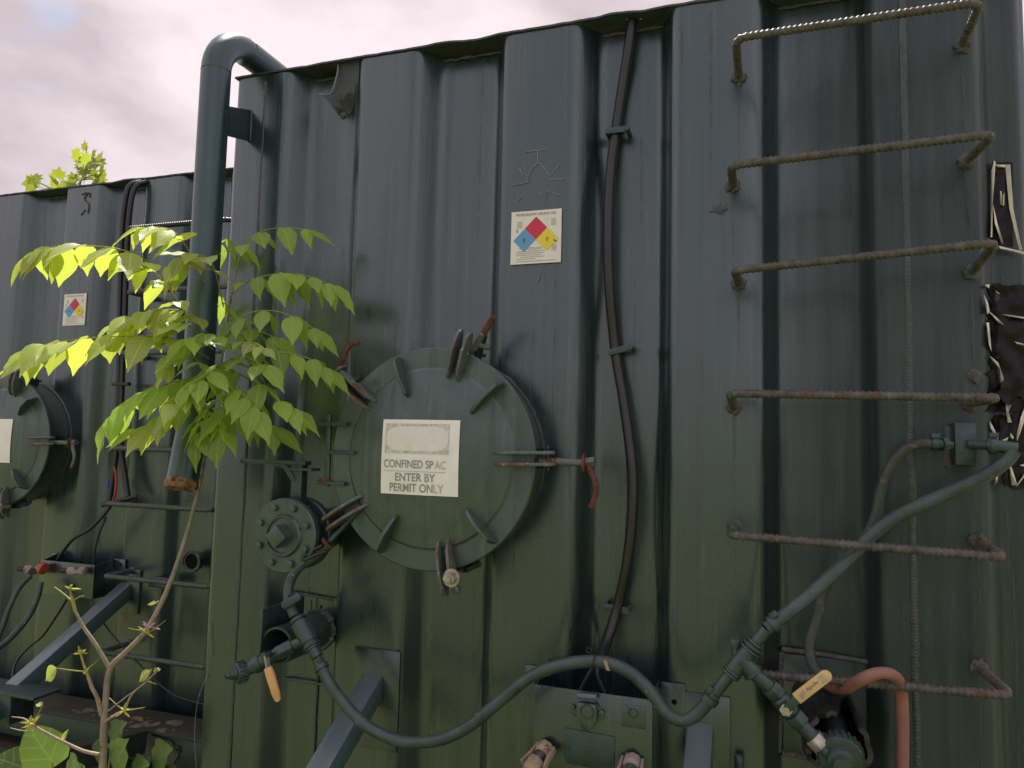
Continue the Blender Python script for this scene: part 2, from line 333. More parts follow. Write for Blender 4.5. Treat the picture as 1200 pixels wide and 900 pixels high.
# ------------------------------------------------------------------ ground
g = MB(); N = 60
def gs(i): t = (i/N*2-1); return math.copysign(abs(t)**3, t)*400
gv = [V((gs(i)-1, gs(j), 0)) for j in range(N+1) for i in range(N+1)]
for p in gv: p.z = .03*noise.noise(V((p.x*.7, p.y*.7, 0))) - .03
g.add(gv, [(j*(N+1)+i, j*(N+1)+i+1, (j+1)*(N+1)+i+1, (j+1)*(N+1)+i) for j in range(N) for i in range(N)])
M['ground'] = mat('weedy_gravel', (.135, .15, .055), .95, var=.35, vscale=1.4, rust=.25, rustscale=2.5, rustcol=(.16, .14, .09), bump=.8, bscale=30, spec=.1)
g.build('ground', 'ground', kind='structure')

# ------------------------------------------------------------------ the two twin tanks
ZT, DEP = 2.824, .075
RIB = [(-1.71, -1.495), (-1.231, -1.018), (-.738, -.506), (-.237, -.012), (.268, .492)]
def fillet(pts, r, n=5):
    out = [pts[0]]
    for a, b, c in zip(pts, pts[1:], pts[2:]):
        a, b, c = V(a), V(b), V(c); d0 = (a-b); d1 = (c-b); q = min(r, d0.length*.48, d1.length*.48)
        p0 = b+d0.normalized()*q; p1 = b+d1.normalized()*q
        for k in range(n+1):
            t = k/n; out.append((p0*(1-t)**2+b*2*t*(1-t)+p1*t*t).to_tuple())
    return out+[pts[-1]]
def tank_profile():
    pts = [(-1.71, 5.5, 0), (-1.71, 0.0, 0)]
    for i, (a, b) in enumerate(RIB):
        if i: pts += [(RIB[i-1][1]+.058, DEP, 0), (a-.032, DEP, 0), (a, 0, 0)]
        pts += [(b, 0, 0)]
    pts += [(.538, DEP, 0), (.60, DEP+.004, 0), (.64, .14, 0), (.64, 5.5, 0)]
    return fillet(pts, .024)
def dense(prof, step=.022):
    out = [prof[0]]
    for a, b in zip(prof, prof[1:]):
        a, b = V(a), V(b); k = 1 if (b-a).length > 1 else max(1, int((b-a).length/step))
        out += [(a+(b-a)*(t/k)).to_tuple() for t in range(1, k+1)]
    return out
def weld_line(p0, p1, wd, nrm, name, mt, parent, pitch=.0075, h=.0035, jit=.002):
    p0, p1 = V(p0), V(p1); a = (p1-p0).normalized(); sd = a.cross(nrm).normalized(); n = int((p1-p0).length/pitch); b = MB(); rows = []
    for i in range(n*3+1):
        ph = (i % 3)/3; p = p0+a*((i/3)*pitch); j = noise.noise(p*9)*jit
        hh = h*(.45+.55*(1-ph)) * (1+.3*noise.noise(p*60)); ww = wd*(.5+.06*noise.noise(p*40))
        rows += [p+sd*(j-ww)-nrm*.001, p+sd*(j-ww*.55)+nrm*hh*.75-a*pitch*.25, p+sd*j+nrm*hh-a*pitch*.55, p+sd*(j+ww*.55)+nrm*hh*.75-a*pitch*.25, p+sd*(j+ww)-nrm*.001]
    m = n*3+1
    b.add(rows, [(i*5+k, i*5+k+1, (i+1)*5+k+1, (i+1)*5+k) for i in range(m-1) for k in range(4)])
    return b.build(name, mt, parent, angle=70)
def rebar(path, r, name, mt, parent, n=10, pitch=.0125):
    """ribbed bar: thin tube whose radius swells every few millimetres"""
    path = [V(p) for p in path]; seg = []; step = pitch/5
    for a, b in zip(path, path[1:]):
        L_ = (b-a).length; k = max(1, int(L_/step))
        seg += [a+(b-a)*(t/k) for t in range(k)]
    seg.append(path[-1]); rr = [r*(1.17 if i % 5 in (0, 1) else .95) for i in range(len(seg))]
    return MB().tube(seg, rr, n).build(name, mt, parent, angle=75)
def bent(p_foot0, p_end0, p_end1, p_foot1, r=.03):
    out = [V(p_foot0)]
    for a, b, c in ((p_foot0, p_end0, p_end1), (p_end0, p_end1, p_foot1)):
        a, b, c = V(a), V(b), V(c); q0 = b+(a-b).normalized()*r; q1 = b+(c-b).normalized()*r
        out += [q0*(1-t)**2+b*2*t*(1-t)+q1*t*t for t in (0, .2, .4, .6, .8, 1)]
    return out+[V(p_foot1)]

def tank_shell(root, seed):
    prof = dense(tank_profile()); NZ = 34; n = len(prof); b = MB(); vs = []
    for j in range(NZ+1):
        z = .22+(ZT-.22)*j/NZ
        for (x, y, _) in prof:
            w_ = .0034*noise.noise(V((x*2.3+seed, z*1.3, seed))) + .0014*noise.noise(V((x*7, z*4+seed, 2))) + .0007*noise.noise(V((x*22, z*11+seed, 8)))
            vs.append(V((x, y+(w_ if y < .3 else 0), z)))
    b.add(vs, [(j*n+i, j*n+i+1, (j+1)*n+i+1, (j+1)*n+i) for j in range(NZ) for i in range(n-1)])
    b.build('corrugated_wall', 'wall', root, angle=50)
    # roof plate, its front edge slightly bent where it spans the hollows between ribs
    xs = [-1.712+i*2.354/150 for i in range(151)]; b = MB(); vs = []
    def hollow(x):
        for (a, b_), (c, d) in zip(RIB, RIB[1:]+[(.70, .8)]):
            if b_ < x < c: return math.sin(math.pi*(x-b_)/(c-b_))
        return 0
    for yk in (-.006, .03, .12, 5.5):
        for x in xs:
            h = hollow(x); f = 1 if yk < .05 else 0
            vs.append(V((x, yk + f*h*.012*noise.noise(V((x*6, seed, 0))), ZT+.003 + f*(h*.010*noise.noise(V((x*7+seed, 3, 1))) + .0022*noise.noise(V((x*30, seed, 5)))))))
    m = len(xs); o = len(vs); vs += [v+V((0, .002, .007)) for v in vs]
    fs = []
    for k in range(3):
        for i in range(m-1):
            a = k*m+i; fs += [(a, a+1, a+m+1, a+m), (o+a, o+a+m, o+a+m+1, o+a+1)]
    fs += [(i, o+i, o+i+1, i+1) for i in range(m-1)]
    b.add(vs, fs); b.build('roof_plate', 'roof', root, angle=60)
    for (a, b_), (c, d) in zip(RIB, RIB[1:]):          # ragged sealing bead under the roof in each hollow
        pts = [V((b_+.04+(c-b_-.07)*t/24, DEP-.004, ZT-.006-.008*abs(noise.noise(V((t*.4, b_, seed)))))) for t in range(25)]
        MB().tube(pts, [.0055*(1+.6*noise.noise(p*50)) for p in pts], 6).build('seal_bead', 'edge', root)

def lug(root, er, et, C, yl, r0=.215, r1=.368, gap=.03, tk=.009, hgt=.046, name='clamp_lug'):
    for s in (-1, 1):
        poly = [(r0, 0), (r0+.006, .016), (r0+.03, .034), (.30, hgt), (r1-.02, hgt-.002), (r1-.005, hgt-.012), (r1, hgt-.026), (r1-.012, .008), (.325, -.004), (.314, 0)]
        MB().prism(poly, C+V((0, yl, 0))+et*(gap/2*s), er, V((0, -1, 0)), et*tk).build(name, 'lug', root, bevel=.0018)

def manway(root, left):
    C = V((-.876, 0, 1.557)); Rl = .308; yf = -.13; ax = V((0, -1, 0))
    nk = MB().lathe([(.288, -.09), (.288, .085), (.300, .088), (.300, .102), (.27, .102)], C, ax, 72, cap=False).build('manway_neck', 'lid', root, angle=30)
    MB().torus(C+V((0, .0, 0)), ax, .291, .007, 90, 6, .35).build('weld_bead', 'weld', nk)
    MB().lathe([(.276, .1025), (.302, .1025), (.304, .107), (.302, .1115), (.276, .1115)], C, ax, 72, cap=False).build('gasket', 'rubber', nk)
    prof = [(.27, .112), (Rl-.002, .112), (Rl, .114), (Rl, .127), (Rl-.003, .130), (.252, .130), (.249, .1315), (.244, .136)]
    for k in range(1, 11):
        r = .244*(1-k/10.0); prof.append((max(r, .0005), .136+.024*(1-(r/.244)**2)))
    lid = MB().lathe(prof, C, ax, 96).build('manway_cover', 'lid', root, angle=24)
    for ang in (110, 44, -47, 243):
        er = V((math.cos(R_(ang)), 0, math.sin(R_(ang)))); et = V((-er.z, 0, er.x))
        tl = et*.62+V((0, -1, 0))*.0
        poly = [(.178, .018), (.186, .034), (.235, .050), (.285, .046), (.300, .010), (.296, -.001), (.25, -.001), (.18, .006)]
        MB().prism(poly, C+V((0, yf, 0)), er, V((0, -1, 0)), et*.010).build('gusset', 'lug' if ang == 113 else 'lid', lid, bevel=.0018)
    for ang in (72.5, 141, 213, 284, 1.5):
        er = V((math.cos(R_(ang)), 0, math.sin(R_(ang)))); et = V((-er.z, 0, er.x))
        lug(lid, er, et, C, yf, r0=.222 if ang != 1.5 else .19)
        b = MB(); c0 = C+er*.318+V((0, -.05, 0))        # swing-bolt bracket on the neck behind the forks
        for s in (-1, 1): b.prism([(0, 0), (.035, 0), (.035, .05), (0, .03)], c0-er*.03+et*.022*s, er, V((0, -1, 0)), et*.008)
        b.cyl(c0+et*-.034, c0+et*.034, .006, n=10); b.build('bolt_bracket', 'fit', nk)
    # hinge on the left side
    for px, py in ((396, 497), (405, 530), (393, 566)):
        p = P(px, py, -.12); MB().prism([(-.052, -.018), (.045, -.028), (.05, .022), (-.04, .026), (-.058, .0)], p, X, Y, Z*.011).build('hinge_plate', 'fit', nk, bevel=.002)
    MB().cyl(P(386, 486, -.125), P(384, 570, -.125), .008, n=12).build('hinge_pin', 'fit', nk)
    MB().cyl(P(381, 560, -.128), P(381, 565, -.128), .017, n=16).build('hinge_washer', 'rust', nk)
    # swing bolts
    b = MB(); b.cyl(P(632, 540, -.135), P(690, 543, -.12), .0098, n=14); sb = b.build('swing_bolt', 'lug', nk)
    MB().lathe([(.006, -.003), (.026, -.003), (.027, 0), (.026, .003), (.006, .003)], P(685, 543, -.12), X, 20).build('washer', 'rust', sb)
    MB().cyl(P(687, 542, -.12), P(697, 541, -.12), .014, n=6).build('nut', 'lug', sb)
    MB().tube(spline([P(690, 546, -.125), P(694, 556, -.13), P(699, 570, -.13), P(697, 583, -.13), P(692, 595, -.13)], 6), lambda t: .0085-.001*t, 10).build('handle', 'lug' if left else 'rust', sb)
    b = MB(); b.cyl(P(551, 414, -.10), P(567, 390, -.13), .0095, n=12); sb = b.build('swing_bolt', 'lug', nk)
    MB().cyl(P(567, 390, -.13), P(579, 371, -.145), .0098, .0088, n=12).build('bolt_tip', 'rust', sb)
    MB().bar(P(568, 392, -.11), P(562, 414, -.07), .016, .008).build('eye_bar', 'fit', sb)
    MB().cyl(P(560, 404, -.11), P(574, 408, -.11), .0075, n=12).build('cross_pin', 'lug', sb)
    b = MB(); b.cyl(P(430, 468, -.13), P(396, 436, -.13), .009, n=12); sb = b.build('swing_bolt', 'fit', nk)
    MB().lathe([(.005, -.006), (.019, -.005), (.019, .005), (.005, .006)], P(399, 434, -.13), V((-.7, 0, .7)), 16).build('washer', 'lug', sb)
    MB().tube(spline([P(398, 433, -.135), P(402, 420, -.14), P(407, 409, -.14), P(413, 403, -.14), P(421, 402, -.14)], 6), .0075, 10).build('handle', 'rust', sb)
    MB().cyl(P(417, 446, -.18), P(424, 441, -.18), .0075, n=10).build('cross_pin', 'rubber', sb)
    b = MB(); b.cyl(P(420, 598, -.13), P(381, 640, -.15), .008, n=12); sb = b.build('swing_bolt', 'fit', nk)
    MB().torus(P(383, 637, -.15), V((-.6, -.3, -.6)), .016, .006, 18, 8).build('eye_ring', 'rust', sb)
    q = P(527, 678, -.205); b = MB(); b.cyl(q+V((0, .06, .0)), q+V((0, -.016, 0)), .0085, n=14); sb = b.build('swing_bolt', 'zinc', nk)
    MB().lathe([(.008, -.004), (.0235, -.004), (.0245, 0), (.0235, .004), (.008, .004)], q+V((0, .012, 0)), ax, 22).build('washer', 'zinc', sb)
    MB().cyl(q+V((0, .006, 0)), q+V((0, -.010, 0)), .0165, n=6).build('nut', 'zinc', sb)
    for px in (521, 536): MB().lathe([(.0005, -.008), (.010, -.008), (.010, .008), (.0005, .008)], P(px, 694 if px == 521 else 691, -.15), X, 14).build('lug_tip', 'lug', sb)
    MB().bar(P(545, 668, -.09), P(562, 660, -.05), .016, .014).build('eye_bar', 'rubber', sb)
    return C

def brace(root, px, py, long_):
    p0 = P(px, py, 0.0); dy = -.72 if long_ else -.62
    d = V((0, -.67, -.385)).normalized(); p1 = p0+d*(.9 if long_ else .6); S = .066
    u = X; a = d; v = a.cross(u).normalized()
    b = MB(); mid = (p0+p1)/2
    vs = []
    for t, e in ((0, p0), (1, p1)):
        for i, j in ((-1, -1), (1, -1), (1, 1), (-1, 1)):
            q = e+u*S/2*i+v*S/2*j
            if t == 0: q = q + a*((-.004-q.y)/a.y)
            vs.append(q)
    b.add(vs, [(0, 1, 2, 3), (7, 6, 5, 4), (0, 4, 5, 1), (1, 5, 6, 2), (2, 6, 7, 3), (3, 7, 4, 0)])
    br = b.build('brace_tube', 'brace', root, bevel=.007)
    for s in (-1, 1):
        weld_line(p0+X*(S/2+.003)*s+V((0, -.003, -.045)), p0+X*(S/2+.003)*s+V((0, -.003, .043)), .010, V((0, -1, 0)), 'weld_bead', 'weld', br)
    weld_line(p0+V((-S/2, -.003, .048)), p0+V((S/2, -.003, .048)), .010, V((0, -1, 0)), 'weld_bead', 'weld', br)

def plate(root, a, b, y=-.001, th=.010, name='pad_plate', mt='wall', bev=.002):
    c0 = P(*a, y); c1 = P(*b, y); c = (c0+c1)/2
    return MB().box((c.x, y-th/2+.003, c.z), (abs(c1.x-c0.x), th, abs(c1.z-c0.z))).build(name, mt, root, bevel=bev)

# ---- near tank
near = thing('storage_tank', (-.55, 1.5, 0), 'dark green corrugated steel tank filling the middle and right, with rusty rebar ladder', 'tank', 'dark green steel tanks')
tank_shell(near, 1.3)
C = manway(near, False)
# vertical weld seams of the end panels
q0, q1 = P(1073, 895, 0), P(1056, 20, 0); sx = .3365
weld_line((sx, -.0015, .62), (sx, -.0015, 2.80), .017, V((0, -1, 0)), 'weld_seam', 'weld', near, pitch=.0085, h=.0042)
weld_line((-1.588, -.0015, .5), (-1.588, -.0015, 2.81), .010, V((0, -1, 0)), 'weld_seam', 'weld', near, h=.003)
weld_line((-1.33, DEP-.003, .5), (-1.33, DEP-.003, 1.08), .008, V((0, -1, 0)), 'weld_seam', 'weld', near)
# ladder rungs: (bar start, bar end, left foot, right foot, stand-off)
for i, (a, b, fa, fb) in enumerate([((862, 45), (1150, 2), (866, 92), (1127, 54)), ((857, 194), (1165, 157), (859, 218), (1132, 190)),
        ((861, 317), (1168, 284), (866, 332), (1138, 320)), ((855, 461), (1170, 466), (860, 478), (1136, 473)),
        ((856, 627), (1177, 653), (862, 616), (1146, 634)), ((868, 788), (1185, 815), (873, 765), (1147, 782))]):
    s = -.165
    f0 = P(*fa, .002); f1 = P(*fb, .002 if i else .002)
    r = rebar(bent(f0, P(*a, s), P(*b, s), f1), .0094, 'ladder_rung', 'rebar', near)
    for f, sd in ((f0, i), (f1, i+9)):
        MB().blob(f+V((0, -.004, 0)), .0185, .5, 3, (1, .62, 1), sd+2).build('weld_blob', 'weldrusty', r, angle=60)
MB().blob(P(843, 245, -.001), .019, .9, 3, (1, .22, .7), 31).build('weld_blob', 'weld', near)
MB().blob(P(1142, 441, -.002), .017, .5, 3, (1, .5, 1), 5).build('weld_blob', 'weldrusty', near)
# vent pipe with return bend over the roof
rp = .0455; pts = [P(215, 566, -.195), P(222, 520, -.172)]
px_, py_ = -1.645, -.17
pts = [P(213, 567, -.20), P(219, 535, -.18), V((px_, py_, 1.70)), V((px_, py_, 2.0)), V((px_, py_, 2.4))]
ztop = 2.893; RB = .135
for k in range(11):
    t = R_(90*k/10); pts.append(V((px_, py_+RB*(1-math.cos(t)), ztop-RB+RB*math.sin(t))))
pts += [V((px_, .2, ztop)), V((px_, .48, ztop))]
for k in range(1, 9):
    t = R_(90*k/8); pts.append(V((px_, .48+.09*math.sin(t), ztop-.09+.09*math.cos(t))))
pts.append(pts[-1]-Z*.06)
vp = MB().tube(pts[:2]+spline(pts[1:5], 5)[1:-1]+pts[4:], rp, 28).build('vent_pipe', 'pipe', near)
MB().torus(V((px_, py_, ztop-RB)), Z, rp-.0008, .0018, 36, 6, .5).build('weld_bead', 'weld', vp)
MB().torus(V((px_, py_+RB, ztop)), Y, rp-.0008, .0018, 36, 6, .5).build('weld_bead', 'weld', vp)
ed = (pts[0]-pts[1]).normalized()
MB().lathe([(rp*.70, -.010), (rp*1.03, -.012), (rp*1.07, -.004), (rp*1.08, .008), (rp*1.0, .016), (rp*.80, .013), (rp*.70, .004)], pts[0], ed, 30, cap=False).build('rusty_rim', 'crust', vp)
MB().lathe([(.0005, 0), (rp*.82, 0)], pts[0]+ed*.0012, ed, 24, cap=False).build('pipe_bore', 'void', vp)
MB().prism([(-.17, P(268, 119, -.17).z), (0, P(287, 130, 0).z), (0, P(287, 166, 0).z), (-.17, P(268, 152, -.17).z)], (px_, 0, 0), Y, Z, X*.009).build('bracket_plate', 'pipe', vp, bevel=.0015)
weld_line((px_+.006, -.002, P(287, 166, 0).z), (px_+.006, -.002, P(287, 130, 0).z), .010, V((0, -1, 0)), 'weld_bead', 'weld', vp)
# butterfly valve with blind flange, left of the hatch
fc = P(330, 628, -.19); ax = V((0, -1, 0))
nz = MB().lathe([(.062, -.11), (.062, .02), (.10, .022), (.105, .026), (.105, .044), (.10, .048), (.062, .048)], (fc.x, -.06, fc.z), ax, 44, cap=False).build('flanged_nozzle', 'fit', near)
MB().lathe([(.06, 0), (.083, 0), (.086, .004), (.086, .046), (.083, .05), (.06, .05)], (fc.x, -.11, fc.z), ax, 40, cap=False).build('valve_body', 'fit', nz)
fl = MB().lathe([(.03, .100), (.103, .100), (.106, .103), (.106, .119), (.103, .122), (.062, .122), (.06, .127), (.056, .131), (.052, .1305), (.050, .124), (.0005, .124)], (fc.x, -.06, fc.z), ax, 56).build('blind_flange', 'lid', nz, angle=28)
MB().torus((fc.x, -.186, fc.z), ax, .0535, .0042, 44, 8, .35).build('rusty_ring', 'weldrusty', fl)
MB().prism([(-.024, -.024), (.024, -.024), (.024, .024), (-.024, .024)], (fc.x, -.200, fc.z), (X*.72+Z*.69), (Z*.72-X*.69), V((0, .042, 0))).build('square_plug', 'lid', fl, bevel=.003)
for k in range(8):
    t = R_(22.5+45*k); c = V((fc.x+.083*math.cos(t), -.182, fc.z+.083*math.sin(t)))
    MB().cyl(c, c+V((0, -.011, 0)), .0105, .010, n=6).build('flange_bolt', 'lid', fl, bevel=.001)
    MB().cyl(c+V((0, .0, 0)), c+V((0, .13, 0)), .006, n=8).build('stud', 'fit', fl)
st = MB(); zt = P(345, 543, -.135).z
st.box((fc.x+.012, -.135, (fc.z+.08+zt)/2), (.036, .03, zt-fc.z-.08)).cyl(V((fc.x+.012, -.135, zt-.03)), V((fc.x+.012, -.135, zt+.012)), .013, n=16)
st.build('valve_stem', 'fit', nz, bevel=.002)
MB().prism([(-.03, -.03), (.05, -.02), (.055, .02), (-.02, .035), (-.06, .02)], (fc.x+.014, -.135, zt-.016), X, Y, Z*.008).build('notch_plate', 'fit', nz, bevel=.001)
hp = P(265, 541, -.17); h1 = V((fc.x+.022, -.138, zt+.002))
MB().prism([(0, -.008), (.06, -.010), (.20, -.013), (.235, -.016), (.235, .016), (.20, .013), (.06, .009), (0, .007)], h1-X*.215, X, Y, Z*.012).build('lever', 'fit', nz, bevel=.0015)
MB().prism([(0, 0), (.07, 0), (.105, -.045), (.09, -.05), (.06, -.012)], h1-X*.115+V((0, -.012, -.004)), X, Z, Y*.006).build('lever_latch', 'fit', nz, bevel=.001)
# open pipe stub with upright plate, lower left
sc = P(372, 738, 0); sp_ = MB().lathe([(.052, -.08), (.052, .20), (.046, .20), (.046, .02)], (sc.x, 0, sc.z), ax, 36, cap=False).build('pipe_stub', 'fit', near)
MB().lathe([(.0005, .03), (.0465, .03)], (sc.x, 0, sc.z), ax, 24, cap=False).build('stub_bore', 'void', sp_)
MB().torus((sc.x, .004, sc.z), ax, .054, .009, 44, 7, .45).build('weld_bead', 'weld', sp_)
pl = P(316, 742, -.17)
MB().box((pl.x+.0, -.11, pl.z+.01), (.006, .20, .13)).build('gusset_plate', 'fit', sp_, bevel=.001)
# patch outline welds round the stub
for a, b in (((342, 694), (392, 703)), ((330, 795), (384, 803))):
    weld_line(P(*a, .062), P(*b, .062), .007, V((0, -1, 0)), 'weld_bead', 'weld', near)
weld_line(P(365, 722, .06), P(365, 700, .06), .006, V((0, -1, 0)), 'weld_bead', 'weld', near)
# pads and braces
plate(near, (417, 757), (466, 882)); brace(near, 438, 802, False)
plate(near, (770, 806), (856, 930), -.001, .008); brace(near, 821, 862, True)
MB().cyl(P(866, 885, -.02), P(866, 903, -.02), .011, n=14).build('drain_plug', 'fit', near, bevel=.002)
# patch plate and torn sleeve low on the right
wp = [(917, 762), (1023, 776), (1022, 905), (915, 880)]
for a, b in zip(wp, wp[1:]+wp[:1]):
    weld_line(P(*a, DEP-.012), P(*b, DEP-.012), .013, V((0, -1, 0)), 'weld_bead', 'weldrusty', near, h=.006, jit=.006)
plate(near, (917, 765), (1022, 900), DEP-.004, .010, 'patch_plate')
# fitting block at the end of the ladder side
plate(near, (1113, 496), (1139, 545), -.001, .05, 'hose_block', 'fit')
weld_line(P(1112, 546, -.002), P(1112, 494, -.002), .022, V((0, -1, 0)), 'weld_bead', 'weldrusty', near, h=.009, jit=.006, pitch=.011)
# hanging torn flap under the roof edge
fp = [(388, 76), (397, 74), (398, 90), (399, 108), (420, 73), (420, 92), (418, 118), (404, 136), (392, 134), (374, 110), (386, 112), (390, 100)]
b = MB(); rows = []
for i, (lx, ly, rx, ry) in enumerate([(394, 73, 421, 71), (395, 85, 421, 84), (392, 98, 420, 98), (385, 108, 419, 110), (378, 111, 417, 120), (388, 124, 414, 128), (397, 135, 407, 138)]):
    for k in range(9):
        t = k/8; rows.append(P(lx+(rx-lx)*t, ly+(ry-ly)*t+2*noise.noise(V((i*.9, k*.8, 0))), .012+.02*i/6*math.sin(3*t+i)+.008*noise.noise(V((i*.8, k*.7, 4)))))
n9 = len(rows); rows += [p+V((0, .003, 0)) for p in rows]
b.add(rows, [(i*9+k, i*9+k+1, (i+1)*9+k+1, (i+1)*9+k) for i in range(6) for k in range(8)] + [(n9+i*9+k, n9+(i+1)*9+k, n9+(i+1)*9+k+1, n9+i*9+k+1) for i in range(6) for k in range(8)])
fo = b.build('torn_flap', 'roof', near, angle=30)
MB().tube(spline([P(396, 72, .01), P(396, 82, .006), P(392, 98, .004), P(387, 110, .004), P(374, 110, .01)], 4), .0022, 6).build('flap_edge', 'scratch', fo)
MB().blob(P(403, 135, .012), .012, .9, 2, (1, .6, 1), 8).build('flap_lump', 'edge', fo)
# scratched marks and cobweb lines
for ln_ in ([(616, 178), (640, 175)], [(630, 176), (631, 190), (638, 197), (644, 207)], [(631, 190), (622, 200), (617, 211)], [(609, 197), (612, 204), (618, 206)], [(644, 207), (656, 193)], [(600, 217), (617, 214), (618, 211)], [(634, 224), (634, 230)], [(640, 224), (660, 230)], [(606, 235), (611, 231)], [(644, 210), (662, 210)], [(630, 330), (633, 320), (631, 315)]):
    MB().tube(spline([P(x, y, -.0028) for x, y in ln_], 4), .0013, 5).build('scratch', 'scratch', near)
for ln_ in ([(230, 900), (228, 860), (232, 820), (243, 790)], [(246, 730), (247, 770)]):
    MB().tube(spline([P(x, y, -.006) for x, y in ln_], 5), .0009, 5).build('cobweb_strand', 'silk', near)
for ln_ in ([(97, 226), (103, 228), (99, 233), (104, 240), (102, 250)], [(98, 246), (95, 252)]): pass
# run-off stains: thin ragged dried drips on the paint
def stainmat(name, c_, a_):
    m_ = D.materials.new(name); m_.use_nodes = True; t_ = m_.node_tree; b_ = t_.nodes['Principled BSDF']
    b_.inputs['Base Color'].default_value = (*c_, 1); b_.inputs['Roughness'].default_value = .75
    g_ = t_.nodes.new('ShaderNodeNewGeometry'); mp_ = t_.nodes.new('ShaderNodeMapping'); mp_.inputs['Scale'].default_value = (260, 260, 22); n_ = t_.nodes.new('ShaderNodeTexNoise')
    n_.inputs['Scale'].default_value = 1; n_.inputs['Detail'].default_value = 6; r__ = t_.nodes.new('ShaderNodeMapRange'); r__.inputs[1].default_value = .42; r__.inputs[2].default_value = .66; r__.inputs[4].default_value = a_
    t_.links.new(g_.outputs['Position'], mp_.inputs[0]); t_.links.new(mp_.outputs[0], n_.inputs['Vector']); t_.links.new(n_.outputs[0], r__.inputs[0]); t_.links.new(r__.outputs[0], b_.inputs['Alpha'])
    return m_
M['stain_pale'] = stainmat('pale_drip', (.12, .14, .13), .28); M['stain_rust'] = stainmat('rusty_drip', (.08, .055, .042), .35); M['stain_black'] = stainmat('oily_drip', (.006, .008, .009), .4)
def face_y(x):
    for i_, (a_, b_) in enumerate(RIB):
        if a_-.01 <= x <= b_+.01: return 0.0
    return DEP
def drip(root, x, z1, ln_, wd, mt, oy=0.0, ox=0.0):
    y = face_y(x-ox)+oy-.0062; rr_ = random.Random(int(x*997+z1*331)); vs = []; K = 10
    for k in range(K+1):
        t_ = k/K; c_ = x+.003*noise.noise(V((x*40, z1+t_*3, 0))); h_ = wd*(.5 if k else .3)*(1-.75*t_)*(1+.5*noise.noise(V((x*30, t_*9, 3))))
        vs += [V((c_-h_, y, z1-ln_*t_)), V((c_+h_, y, z1-ln_*t_))]
    n0 = len(vs); vs += [v+V((0, .0008, 0)) for v in vs]
    f = [(2*k, 2*k+1, 2*k+3, 2*k+2) for k in range(K)]
    MB().add(vs, f+[tuple(n0+i for i in q[::-1]) for q in f]).build('drip_stain', mt, root)
rs = random.Random(5)
for (px, py) in ((866, 96), (1127, 58), (859, 222), (1132, 194), (866, 337), (1138, 324), (860, 484), (1136, 478), (862, 622), (1146, 640), (1147, 786)):
    q_ = P(px, py, 0); drip(near, q_.x, q_.z, rs.uniform(.10, .34), rs.uniform(.005, .011), rs.choice(('stain_pale', 'stain_rust')))
for k in range(26):
    i_ = rs.randrange(5); a_, b_ = RIB[i_]
    x_ = rs.uniform(a_+.015, b_-.015) if rs.random() < .55 else rs.uniform(b_+.055, (RIB[i_+1][0] if i_ < 4 else .60)-.035)
    if abs(x_-.3365) < .02: continue
    drip(near, x_, rs.uniform(1.0, 2.8), rs.uniform(.15, .6), rs.uniform(.004, .010), 'stain_pale')
# skid beams under the tank face (out of frame below)
MB().box((-.53, 2.75, .12), (2.3, 5.4, .22)).build('skid_beam', 'beam', near)

# ---- left tank, the near tank's twin, set back
OFF = V((-2.575, .70, 0))
far = thing('storage_tank', (-.55, 1.5, 0), 'dark green corrugated tank set back at the left edge behind the leafy sapling', 'tank', 'dark green steel tanks')
tank_shell(far, 7.7)
manway(far, True)
plate(far, (762, 800), (846, 905), -.001, .012); brace(far, 808, 850, True)
OFF = V((0, 0, 0))
YL = .70
for i, (ax_, ay_, py) in enumerate([(150, 268, 0), (150, 342, 0), (140, 414, 0), (128, 525, 0), (125, 590, 0), (123, 675, 0), (118, 764, 0)]):
    a = P(ax_, ay_, YL-.15); b = a+V((.56, 0, -.0))
    r = rebar(bent(V((a.x, YL, a.z)), a, b, V((b.x, YL, b.z)), .02), .0102, 'ladder_rung', 'rebargreen' if i else 'rubber', far)
    MB().blob(V((a.x, YL, a.z)), .018, .5, 2, (1, .6, 1), i+20).build('weld_blob', 'weld', r)
# the round opening near the ladder
h = P(229, 657, YL+.03); ho = MB().lathe([(.034, -.02), (.034, .015), (.042, .015), (.042, -.02)], (h.x, YL+.02, h.z), ax, 30, cap=False).build('pipe_opening', 'fit', far)
MB().lathe([(.0005, 0), (.0345, 0)], (h.x, YL+.012, h.z), ax, 24, cap=False).build('opening_bore', 'void', ho)
MB().torus((h.x, YL+.006, h.z), ax, .046, .006, 34, 6, .5).build('weld_bead', 'weld', ho)
plate(far, (176, 675), (201, 690), YL-.001, .01)
for ln_ in ([(96, 228), (103, 226), (99, 233), (104, 240), (103, 250)], [(105, 226), (105, 231)], [(95, 252), (100, 246)]):
    MB().tube(spline([P(x, y, YL-.003) for x, y in ln_], 4), .004, 6).build('weld_spatter', 'edge', far)
# skid sill and the folded steps at its foot
MB().box((-3.0, .60, .31), (2.2, .12, .13)).build('sill_beam', 'fit', far, bevel=.006)
MB().box((-3.0, .66, .10), (2.2, .30, .20)).build('skid_beam', 'beam', far)
MB().box((-3.0, .60, .386), (2.2, .19, .012)).build('sill_ledge', 'beam', far, bevel=.003)
for k in range(34): MB().blob(V((random.uniform(-2.85, -2.25), .55+random.uniform(-.03, .06), .393)), random.choice((.006, .009, .013, .02)), .9, 2, (random.uniform(.8, 2.2), 1, .4), k+50).build('debris_clump', 'board', far)
MB().prism([(-.09, -.05), (.07, -.055), (.10, -.01), (.06, .04), (-.05, .05), (-.11, .01)], (-2.36, .535, .315), X, Z, Y*.01).build('scab_plate', 'weldrusty', far)
for q_ in (-2.30, -2.27, -2.44): MB().torus((q_, .532, .325), ax, .011, .004, 18, 6).build('bolt_hole_rim', 'rust', far)
